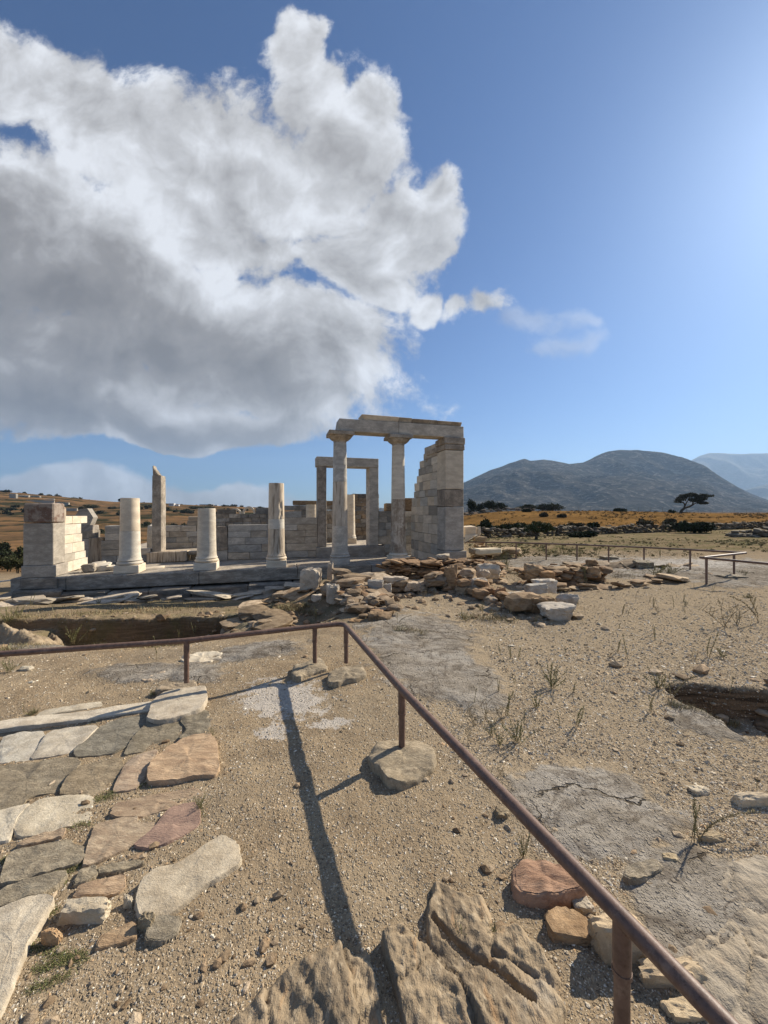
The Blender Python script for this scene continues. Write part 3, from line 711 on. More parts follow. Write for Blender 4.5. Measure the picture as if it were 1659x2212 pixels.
# its courses, each shorter than the one below
prof = [(1140, 955), (1140, 905), (1140, 850), (1140, 800), (1140, 745), (1140, 700), (1142, 650), (1145, 600), (1158, 560), (1160, 510), (1175, 465), (1185, 420), (1192, 375), (1215, 330), (1222, 292)]
zc_ = [ZF]; cs = []
for i in range(1, len(prof)):
    d_, z_ = on_s(*c2(*prof[i]), sA); dm, _ = on_s(*c2(prof[i][0], prof[i][1]), sA); cs.append((zc_[-1], z_, .425, min(d_, DW - .01))); zc_.append(z_)
m_ = MB(); ashlar(m_, None, None, sA + .004, sB - sA - .05, [c for c in cs if c[3] > .5], (.30, .95), 's', lo=.62, hi=1.06, warm=.05); m_.build('wall_courses', M['marble'], rw)
v, f = rockv(3, (.6, .5, .52), 5, 12, .05, .9); m_ = MB(); dd, zz = on_s(*c2(1226, 325), sA); m_.add(v + T(sA + .3, dd - .12, z0 - .12), f, (.7, .68, .66)); m_.build('worn_block', M['marble_old'], rw)

# doorway frame (right) and the door wall
s0, _ = on_d(*c2(570, 600), DW); s1, _ = on_d(*c2(625, 600), DW); s2, _ = on_d(*c2(885, 600), DW); s3, _ = on_d(*c2(940, 600), DW)
zl0 = on_d(*c2(750, 408), DW)[1]; zl1 = on_d(*c2(750, 352), DW)[1]; zt = on_d(*c2(600, 897), DW)[1]
dr = thing('doorway_frame', T((s0 + s3) / 2, DW, ZF), 'tall free-standing grey marble doorway frame with lintel', 'doorway')
def part_box(name, root, mat, col, *b, c=.014, j=.006): m_ = MB(); tbox(m_, *b, col, c, j, rng); return m_.build(name, M[mat], root)
part_box('jamb', dr, 'marble_old', (.80, .78, .77), s0, s1, DW - .06, DW + .62, zt + .003, on_d(*c2(600, 610), DW)[1]); part_box('jamb', dr, 'marble_old', (.70, .68, .67), s0 + .02, s1 - .01, DW - .05, DW + .60, on_d(*c2(600, 609), DW)[1], zl0 - .003)
part_box('jamb', dr, 'marble_grey', (.90, .9, .9), s2, s3, DW - .06, DW + .62, zt + .003, zl0 - .003)
part_box('lintel', dr, 'marble_grey', (.88, .88, .88), s0 - .05, s3 + .0, DW - .08, DW + .62, zl0, zl1)
part_box('threshold', dr, 'marble_grey', (.62, .63, .65), s0 - .05, s3 + .28, DW - .18, DW + .60, ZF, zt)
def course_tops(top, n, z0=ZF):
    return [z0 + (top - z0) * i / n for i in range(n + 1)]
dwl = thing('marble_wall', T(s0 - 2, DW, ZF), 'marble block wall between the headless column and the doorway', 'wall')
m_ = MB(); sa, _ = on_d(*cD(535, 700), DW); sp, _ = on_d(*cD(1215, 700), DW)
tA = on_d(*cD(700, 546), DW)[1]; tB = on_d(*cD(1400, 455), DW)[1]
zs = [ZF] + [on_d(*cD(800, y), DW)[1] for y in (965, 880, 785, 702, 622, 546)]
ashlar(m_, None, None, DW, .5, [(zs[i], zs[i + 1], sa, s0 - .004) for i in range(len(zs) - 1)], (.55, 1.6), 'd', lo=.66, hi=.98)
ashlar(m_, None, None, DW, .5, [(tA, on_d(*cD(1400, 458), DW)[1], sp - .05, s0 - .004)], (.6, 1.2), 'd', lo=.62, hi=.85)
ashlar(m_, None, None, DW + .02, .45, [(on_d(*cD(1400, 458), DW)[1], on_d(*cD(1260, 320), DW)[1] - .22, sp - .05, sp + .75), (on_d(*cD(1400, 458), DW)[1] + .3, on_d(*cD(1260, 312), DW)[1], sp - .05, sp + .42)], (.6, 1.2), 'd', lo=.6, hi=.75)
m_.build('wall_courses', M['marble_grey'], dwl)
part_box('door_jamb', dwl, 'marble_old', (.72, .69, .66), on_d(*cD(402, 700), DW)[0], sa - .01, DW - .05, DW + .5, on_d(*cD(460, 856), DW)[1], on_d(*cD(460, 572), DW)[1], c=.02, j=.03)
part_box('jamb_base', dwl, 'marble_grey', (.85, .85, .85), on_d(*cD(402, 700), DW)[0] - .05, sa - .01, DW - .02, DW + .5, ZF, on_d(*cD(460, 858), DW)[1])
rwl = thing('marble_wall', T(s3 + .6, DW, ZF), 'low marble block wall right of the doorway, behind the mottled column', 'wall')
m_ = MB(); zs = [ZF] + [on_d(*c2(980, y), DW)[1] for y in (930, 880, 830, 790, 748, 712, 678)]
ashlar(m_, None, None, DW, .5, [(zs[i], zs[i + 1], s3 + (.285 if i < 2 else .01), sB - .1) for i in range(len(zs) - 1)], (.35, 1.0), 'd', lo=.58, hi=.98)
m_.build('wall_courses', M['marble_grey'], rwl)
blk = thing('marble_block', T(s3 + .8, DW + .2, zs[-1]), 'brownish block left on the low wall right of the doorway', 'block'); m_ = MB()
a_, b_ = on_d(*c2(990, 640), DW)[0], on_d(*c2(1135, 640), DW)[0]
tbox(m_, a_, a_ + .4, DW + .05, DW + .45, zs[-1] + .002, on_d(*c2(1000, 630), DW)[1], (.8, .72, .62), .02, .01, rng); tbox(m_, a_ + .42, b_ + .3, DW + .1, DW + .45, zs[-1] + .002, on_d(*c2(1110, 596), DW)[1], (.6, .5, .4), .02, .02, rng); m_.build('block', M['rubble'], blk)

# the other doorway: broken jamb on its sill
g0, _ = on_d(*cC(985, 800), DW); g1, _ = on_d(*cC(1138, 800), DW); zk = on_d(*cC(1050, 990), DW)[1]
ob = thing('broken_jamb', T(g0, DW, zk), 'tall broken monolith rising left of the others, its top split and stepped', 'monolith')
ztop = on_d(*c1(1015, 395), DW)[1]; zsh = on_d(*c1(1060, 490), DW)[1]
nz_, nc = 40, 6; V = []; hw = (g1 - g0) / 2; gm = (g0 + g1) / 2; dp = .30
for i in range(nz_ + 1):
    z = zk + (zsh - zk) * i / nz_ + .002
    for k in range(24):
        g = 2 * math.pi * (k + .5) / 24; cx, cy = math.cos(g), math.sin(g); m__ = max(abs(cx), abs(cy)); x_, y_ = cx / m__ * hw, cy / m__ * dp
        nn = float(fbm(x_ * 3 + 5, y_ * 3 + z * 1.3, 2.2, 4, 77)); tp = 1 - .06 * i / nz_
        V.append(T(gm + x_ * tp * (1 + .08 * nn), DW + dp + y_ * tp * (1 + .12 * nn), z))
Fc = []
for i in range(nz_):
    for k in range(24): l = (k + 1) % 24; Fc.append((i * 24 + k, i * 24 + l, (i + 1) * 24 + l, (i + 1) * 24 + k))
Fc.append(tuple(nz_ * 24 + k for k in range(24))); m_ = MB(); m_.add(V, Fc, (.80, .79, .78)); o = m_.build('shaft', M['marble_old'], ob); smooth_by_angle(o, 40)
m_ = MB(); hw2 = hw * .60
v, f = cbox((gm - hw * .92, DW + .04, zsh - .02), (gm - hw * .92 + 2 * hw2, DW + .52, ztop), .04, .02, rng); v = v.copy()
tp_ = v[:, 2] > ztop - .12; v[tp_ & (v[:, 0] < gm - hw * .5), 2] -= .18; v[tp_ & (v[:, 0] > gm - .1), 2] -= .28; v[tp_ & (v[:, 0] > gm - .1), 0] -= .12
m_.add(np.array([T(*p) for p in v]), f, (.75, .73, .70)); m_.build('broken_top', M['marble_old'], ob)
sl = thing('door_sill', T(g0, DW, ZF), 'long worn marble sill block under the broken monolith', 'sill')
e0, _ = on_d(*cC(930, 1060), DW); e1, _ = on_d(*cC(1478, 1060), DW); e2, _ = on_d(*cC(1640, 1060), DW)
part_box('sill_block', sl, 'marble_streak', (.85, .8, .74), e0, e1, DW - .12, DW + .62, on_d(*cC(1200, 1135), DW)[1], zk, c=.03, j=.02)
part_box('sill_block', sl, 'marble_old', (.7, .68, .66), e1 + .01, e2 + .5, DW - .02, DW + .6, on_d(*cC(1200, 1050), DW)[1], zk - .01, c=.03, j=.02)
part_box('sill_base', sl, 'marble_grey', (.8, .8, .8), e0 - .1, e2 + .7, DW - .25, DW + .6, ZF, on_d(*cC(1200, 1137), DW)[1] - .004)
# wall left of that doorway
lw = thing('marble_wall', T(e0 - 1.5, DW, ZF), 'low marble block wall behind the two-drum broken column', 'wall')
h0, _ = on_d(*cC(340, 800), DW); hq, _ = on_d(*cC(835, 800), DW); hs_, _ = on_d(*cC(270, 900), DW)
zs = [ZF] + [on_d(*cC(450, y), DW)[1] for y in (1140, 1050, 965, 838, 738, 632)]
m_ = MB(); ashlar(m_, None, None, DW, .55, [(zs[i], zs[i + 1], hs_ if i < 4 else h0, (hq + .35) if i < 3 else hq - .5) for i in range(len(zs) - 1)], (.45, 1.1), 'd', lo=.58, hi=.95); m_.build('wall_courses', M['marble_grey'], lw)
# standing stones at its left end
tb = thing('column_stump', T(*on_d(*cC(205, 900), DW - .1)[:1], DW, ZF), 'dark grooved column stump at the left end of the inner wall', 'column')
s5, z5 = on_d(*cC(205, 800), DW); m_ = MB(); v, f = lathe(dense([(.30, 0), (.28, z5 - ZF)], .1), 20, .02, 4); m_.add(v + T(s5, DW + .2, ZF), f, (.6, .55, .5)); o = m_.build('shaft', M['marble_streak'], tb); smooth_by_angle(o)
ps = thing('marble_pier', T(*on_d(*cC(90, 900), DW)[:1], DW, ZF), 'square grey pier of stacked blocks behind the stained front pier', 'pier')
a_, _ = on_d(*cC(20, 900), DW); b_, _ = on_d(*cC(128, 900), DW); c_, _ = on_d(*cC(190, 900), DW)
part_box('pier_block', ps, 'marble_grey', (.75, .74, .73), a_ - .3, b_, DW, DW + .5, ZF, on_d(*cC(80, 812), DW)[1]); part_box('pier_block', ps, 'marble_old', (.7, .7, .7), a_ - .3, c_, DW - .02, DW + .55, on_d(*cC(80, 810), DW)[1], on_d(*cC(80, 700), DW)[1], j=.02)
part_box('pier_block', ps, 'marble_old', (.66, .66, .68), a_ - .3, c_ - .02, DW, DW + .5, on_d(*cC(80, 698), DW)[1], on_d(*cC(80, 622), DW)[1], j=.02)
gb = thing('gabled_stone', T(a_, DW + .1, 1), 'gable-shaped grey block standing on the stacked pier', 'block')
zb_ = on_d(*cC(80, 621), DW)[1]; zp_ = on_d(*cC(60, 392), DW)[1]; x0_, x1_ = on_d(*cC(-90, 600), DW)[0], on_d(*cC(180, 600), DW)[0]; xm = on_d(*cC(45, 392), DW)[0]
pv = []
for d_ in (DW + .02, DW + .42):
    for (s_, z_) in ((x0_, zb_), (x1_ - .1, zb_), (x1_, zb_ + (zp_ - zb_) * .45), (xm + .12, zp_), (xm - .12, zp_ - .02), (x0_, zb_ + (zp_ - zb_) * .45)): pv.append(T(s_, d_, z_))
pf = [(0, 1, 2, 3, 4, 5), tuple(range(11, 5, -1))] + [(i, 6 + i, 6 + (i + 1) % 6, (i + 1) % 6) for i in range(6)]
pv = np.array(pv); m_ = MB(); m_.add(pv, orient(pv, pf, pv.mean(0)), (.62, .62, .63)); m_.build('block', M['marble_grey'], gb)

# left pier with the rust stain and the stub of wall behind it
lp = thing('pier_wall', T(-1.3 * SPACING, 0, -.95), 'rust-stained marble pier at the left end with sunlit stub of wall', 'wall')
def LZ(y, x=600): return on_d(*cB(x, y), -.40)[1]
l0, _ = on_d(*cB(366, 900), -.40); l1, _ = on_d(*cB(852, 900), -.40); lI, _ = on_d(*cB(888, 1450), -.40)
part_box('pier_block', lp, 'marble_stain', (.62, .58, .56), l0 + .02, l1 + .02, -.42, .16, LZ(690), LZ(370), c=.035, j=.015)
part_box('pier_block', lp, 'marble_grey', (.72, .71, .70), l0, l1, -.40, .22, LZ(1361), LZ(694), c=.012, j=.004)
part_box('pier_foot', lp, 'marble_grey', (.74, .73, .73), on_d(*cB(335, 1450), -.44)[0], lI, -.44, .30, ZS + .002, LZ(1364), c=.012)
part_box('corner_step', lp, 'krepis', (.95, .95, .95), on_d(*cB(312, 1650), -.5)[0], on_d(*cB(900, 1650), -.5)[0], -.50, -.435, on_d(*cB(600, 1745), -.5)[1], ZS - .01, c=.02, j=.015)
part_box('corner_step', lp, 'krepis', (.80, .80, .80), on_d(*cB(190, 1850), -.75)[0], on_d(*cB(970, 1850), -.75)[0], -.75, -.56, on_d(*cB(600, 1940), -.75)[1], on_d(*cB(600, 1768), -.75)[1], c=.03, j=.03)
sI = l1 - .02
cz = [(1510, 1400), (1290, 1395), (1165, 1370), (1005, 1350), (868, 1310), (700, 1295), (575, 1390)]
zz_ = [on_s(*cB(1150, y), sI)[1] for y, _ in cz]; zz_[0] = ZS + .002
m_ = MB()
for i in range(len(cz) - 1):
    xe = cz[i + 1][1] if i else 1400
    de, _ = on_s(*cB(xe, cz[i + 1][0] + 60), sI)
    ashlar(m_, None, None, sI - .55, .55, [(zz_[i], zz_[i + 1], .305 if i == 0 else .23, de)], (.40, .85), 's', lo=.92, hi=1.06, warm=.04)
m_.build('wall_courses', M['marble'], lp)
m_ = MB(); de, _ = on_s(*cB(1075, 560), sI); tbox(m_, sI - .5, sI - .01, .17, de, zz_[-1] - .30, LZ(410), (.95, .9, .82), .05, .02, rng)
m_.build('upper_block', M['marble_stain'], lp)

# fragments lying on the platform by the left pier
def block(name, label, s_, d_, z_, dims, seed, mat, rz=0., tl=(0, 0), group=None, cat='block', planes=10, boxy=1.0, lev=3):
    v, f = rockv(lev, dims, seed, planes, .03, boxy, rz, tl); p = T(s_, d_, z_ + dims[2] / 2 - v[:, 2].min() * 0); m_ = MB(); m_.add(v + p, f, tint(.9, 1.05))
    o = m_.build(name, M[mat], origin=(p[0], p[1], z_)); tag(o, label, cat, group); smooth_by_angle(o, 32); return o
def on_floor(x, y, z):
    p = G(x, y, z); q = p[:2] - np.array([OX, OY]); return q @ np.array([EX, EY]), q @ np.array([NX, NY])
for (px, py, dims, seed, mat, lab) in [
    (cB(1390, 1480)[0], cB(1390, 1480)[1], (.36, .3, .26), 3, 'marble_old', 'dark tilted marble block lying by the sunlit wall stub'),
    (cB(1520, 1365)[0], cB(1520, 1365)[1], (.52, .4, .25), 4, 'marble', 'rounded cream marble block topmost of the heap by the wall stub'),
    (cB(1480, 1480)[0] + 14, cB(1480, 1480)[1] - 3, (.5, .4, .22), 5, 'marble', 'pale marble chunk between dark tilted block and column plinth'),
    (cC(340, 1260)[0], cC(340, 1260)[1], (.55, .35, .14), 6, 'marble', 'flat cracked marble slab just left of the two-drum column plinth'),
    (cC(980, 1225)[0], cC(980, 1225)[1], (.7, .45, .18), 8, 'marble', 'flat marble slab just right of the two-drum column plinth')]:
    s_, d_ = on_floor(px, py, ZS + .001); block('marble_fragment', lab, s_, max(d_ + .15, -.1), ZS + .001 if d_ < .5 else ZF + .05, dims, seed, mat, .3, (.08, .1), 'marble fragments on the temple platform', 'fragment')
s_, d_ = on_floor(*cC(330, 1120), ZF); block('marble_fragment', 'large cream block lying in front of the grooved stump', s_ , 2.4, ZF, (.6, .5, .4), 31, 'marble', .4, (.1, .1), 'marble fragments on the temple platform', 'fragment')

# column and walls inside, far wall with arched roof pieces
sc_, zc2 = on_d(*c2(772, 577), 6.6)
column(0, zc2, [1.2], 'inner cream column seen through the marble doorway', mats=('marble', 'marble', 'marble'), seed=21, d=6.6, zb=.02, s=sc_, half=.27, rb=.235, rt=.19)
iw = thing('rubble_wall', T(on_d(*c2(800, 700), 9)[0], 9, 0), 'rough brown inner wall rising behind the inner column', 'wall')
m_ = MB(); x0_, x1_ = on_d(*c2(760, 700), 9)[0], on_d(*c2(945, 700), 9)[0]; zt_ = on_d(*c2(830, 572), 9)[1]
ashlar(m_, None, None, 9, .6, [(.02 + (zt_ - .02) * i / 11, .02 + (zt_ - .02) * (i + 1) / 11, x0_ + (.25 if i > 8 else 0), x1_) for i in range(11)], (.22, .6), 'd', lo=.5, hi=.85, jit=.012, warm=.12); m_.build('courses', M['rubble'], iw)
bw = thing('rubble_wall', T(on_d(*cD(400, 400), 9.2)[0], 9.2, 0), 'long patched inner wall behind the shortest column', 'wall')
m_ = MB(); x0_, x1_ = on_d(*cD(385, 450), 9.2)[0], on_d(*cD(1215, 450), 9.2)[0]; zt_ = on_d(*cD(480, 352), 9.2)[1]; zq = on_d(*cD(700, 415), 9.2)[1]
ashlar(m_, None, None, 9.2, .6, [(.02 + (zq - .02) * i / 7, .02 + (zq - .02) * (i + 1) / 7, x0_, x1_) for i in range(7)], (.25, .8), 'd', lo=.58, hi=.95, jit=.012, warm=.07)
ashlar(m_, None, None, 9.2, .6, [(zq, zt_ - .02, x0_ + .05, x0_ + 1.0), (zq, on_d(*cD(900, 340), 9.2)[1], on_d(*cD(872, 400), 9.2)[0], x1_)], (.4, .9), 'd', lo=.6, hi=.8); m_.build('courses', M['marble_old'], bw)
def arch_piece(px0, px1, pyt, pyb, label):
    a_, b_ = on_d(px0, pyb, 9.4)[0], on_d(px1, pyb, 9.4)[0]; zt_, zb_ = on_d(px0, pyt, 9.4)[1], max(on_d(px0, pyb, 9.4)[1], zq + .003); m_ = MB(); n = 12; V = []; cx = (a_ + b_) / 2; ro = (b_ - a_) / 2
    for d_ in (9.25, 9.65):
        for k in range(n + 1):
            g = math.pi * k / n
            for r_, h_ in ((ro, zt_ - zb_), (ro * .72, (zt_ - zb_) * .72)): V.append(T(cx - r_ * math.cos(g), d_, zb_ + h_ * math.sin(g)))
    V = np.array(V); Fc = []; o_ = 2 * (n + 1)
    for k in range(n):
        i = 2 * k; Fc += [(i, i + 2, i + 3, i + 1), (o_ + i + 1, o_ + i + 3, o_ + i + 2, o_ + i), (i, o_ + i, o_ + i + 2, i + 2), (i + 1, i + 3, o_ + i + 3, o_ + i + 1)]
    Fc += [(0, 1, o_ + 1, o_), (2 * n, o_ + 2 * n, o_ + 2 * n + 1, 2 * n + 1)]
    m_.add(V, Fc, (1, .98, .95)); o = m_.build('curved_roof_block', M['marble'], origin=T(cx, 9.45, zb_)); tag(o, label, 'block', 'arched marble roof pieces')
arch_piece(cD(712, 0)[0], cD(872, 0)[0], cD(0, 320)[1], cD(0, 412)[1], 'larger arched marble piece on the far wall, next to headless column')
arch_piece(cD(548, 0)[0], cD(700, 0)[0], cD(0, 345)[1], cD(0, 415)[1], 'smaller arched marble piece on the far wall')
hwl = thing('rubble_wall', T(on_d(*cD(1350, 300), 7.5)[0], 7.5, 0), 'higher rear wall stub topped by dark beam, left of the doorway', 'wall')
m_ = MB(); x0_, x1_ = on_d(*cD(1340, 350), 7.5)[0], on_d(*cD(1660, 350), 7.5)[0]; zt_ = on_d(*cD(1400, 308), 7.5)[1]
ashlar(m_, None, None, 7.5, .6, [(.02 + (zt_ - .02) * i / 8, .02 + (zt_ - .02) * (i + 1) / 8, x0_, x1_ + 1.2) for i in range(8)], (.25, .6), 'd', lo=.65, hi=.95, jit=.012); m_.build('courses', M['marble_old'], hwl)
part_box('capping_beam', hwl, 'rubble', (.62, .55, .46), x0_ - .05, x1_ + 1.2, 7.45, 8.1, zt_ + .003, on_d(*cD(1400, 255), 7.5)[1], c=.03, j=.02)
sx, zx = on_d(*cD(1555, 300), 7.0); v, f = lathe(dense([(.30, 0), (.28, zx - .02)], .1), 28, .02, 9); m_ = MB(); m_.add(v + T(sx, 7.0, .02), f, (.95, .92, .86)); o = m_.build('column_stump', M['marble'], origin=T(sx, 7.0, .02)); tag(o, 'pale column stump against the higher rear wall stub', 'column'); smooth_by_angle(o)
# left patchwork of rear blocks seen between monolith and short column
pw_ = thing('marble_wall', T(on_d(*cC(1300, 800), 6.0)[0], 6.0, 0), 'stepped patchwork marble wall between the broken monolith and shortest column', 'wall')
m_ = MB(); xs_ = [on_d(*cC(x, 800), 6.0)[0] for x in (1180, 1395, 1480, 1760)]; zt1 = on_d(*cC(1300, 632), 6.0)[1]; zt2 = on_d(*cC(1560, 505), 6.0)[1]
ashlar(m_, None, None, 6.0, .5, [(.02 + (zt1 - .02) * i / 4, .02 + (zt1 - .02) * (i + 1) / 4, xs_[0] - .6, xs_[3]) for i in range(4)], (.35, 1.3), 'd', lo=.6, hi=.92, jit=.01)
ashlar(m_, None, None, 6.0, .5, [(zt1, (zt1 + zt2) / 2, xs_[2], xs_[3] + .3), ((zt1 + zt2) / 2, zt2, xs_[2] + .05, xs_[3] + .3)], (.3, .6), 'd', lo=.65, hi=.85, jit=.01); m_.build('wall_courses', M['marble_grey'], pw_)
o = block('fallen_block', 'upright grey block behind the broken monolith base', on_d(*cC(950, 860), 4.4)[0], 5.2, .02, (.55, .4, 1.15), 44, 'marble_grey', .1)
# ------------------------------------------------------------------ slabs, boulders and rubble walls
def chaikin(p, n=2):
    for _ in range(n):
        q = np.roll(p, -1, 0); p = np.stack([p * .86 + q * .14, p * .14 + q * .86], 1).reshape(-1, 2)
    return p
def resample(p, n):
    q = np.vstack([p, p[:1]]); L = np.r_[0, np.cumsum(np.linalg.norm(np.diff(q, axis=0), axis=1))]; t = np.linspace(0, L[-1], n, endpoint=False)
    return np.stack([np.interp(t, L, q[:, 0]), np.interp(t, L, q[:, 1])], 1)
def slab(name, label, cat, pv, ztop, thick, mat, seed, col=(1, 1, 1), tilt=(0, 0), rough=.012, group=None, soft=.02):
    pm = np.mean(np.array(pv), 0); Q0 = np.array([GG(*pm)] + [GG(x, y) for x, y in pv if 1130 < y]); ztop = max(float(np.median(Q0[:, 2])), float(Q0[:, 2].max()) - .015) + ztop
    P0 = np.array([G(x, y, ztop)[:2] for x, y in pv]); P0 = resample(chaikin(P0, 1), 84)
    c = P0.mean(0); P0 = c + (P0 - c) * (1.08 if name == 'paving_slab' else 1.0); dd = np.linalg.norm(P0 - c, axis=1)
    g = np.arange(84) / 84 * 2 * math.pi; jit = fbm(np.cos(g) * 4 + seed, np.sin(g) * 4, 3.2, 5, seed) * .075
    P0 = c + (P0 - c) * (1 + jit[:, None]); size = dd.mean(); k_ = min(soft, size * .2)
    gz = ZG(c[0], c[1]); bot = min(ztop - thick, gz - .03)
    rings = [(.0, 0, 0), (.16, 0, 0), (.32, 0, 0), (.48, 0, 0), (.63, 0, 0), (.77, 0, 0), (.88, 0, 0)]
    V = []; n = 84
    def top(x, y): return ztop + fbm(x, y, 5.5, 4, seed) * rough * 2.4 + fbm(x, y, 26, 3, seed + 3) * rough * .8 + (x - c[0]) * tilt[0] + (y - c[1]) * tilt[1]
    for f_, _, _ in rings:
        q = c + (P0 - c) * max(f_, .01); V.append(np.c_[q, top(q[:, 0], q[:, 1])])
    e = (P0 - c) / dd[:, None]
    for off, dz_ in ((-k_, -.002), (-k_ * .35, -k_ * .22), (0, -k_ * .8)):
        q = P0 + e * off; V.append(np.c_[q, top(q[:, 0], q[:, 1]) + dz_])
    zt = V[-1][:, 2]
    for t_ in (.35, .7, 1):
        q = P0 + e * (.010 * fbm(np.cos(g) * 9, np.sin(g) * 9 + t_ * 5, 1.5, 3, seed + 5)[:, None] * 2 + .006 * t_); V.append(np.c_[q, zt * (1 - t_) + bot * t_])
    V = np.concatenate(V); Fc = []; m = len(V) // n
    for r in range(m - 1):
        for k in range(n): l = (k + 1) % n; Fc.append((r * n + k, (r + 1) * n + k, (r + 1) * n + l, r * n + l))
    mb = MB(); mb.add(V, Fc, col); o = mb.build(name, M[mat], origin=(c[0], c[1], gz)); smooth_by_angle(o, 50)
    tag(o, label, cat, group); return o
def poly(cf, *pts): return [cf(*p) for p in pts]
PG = 'paving stones of the old path'
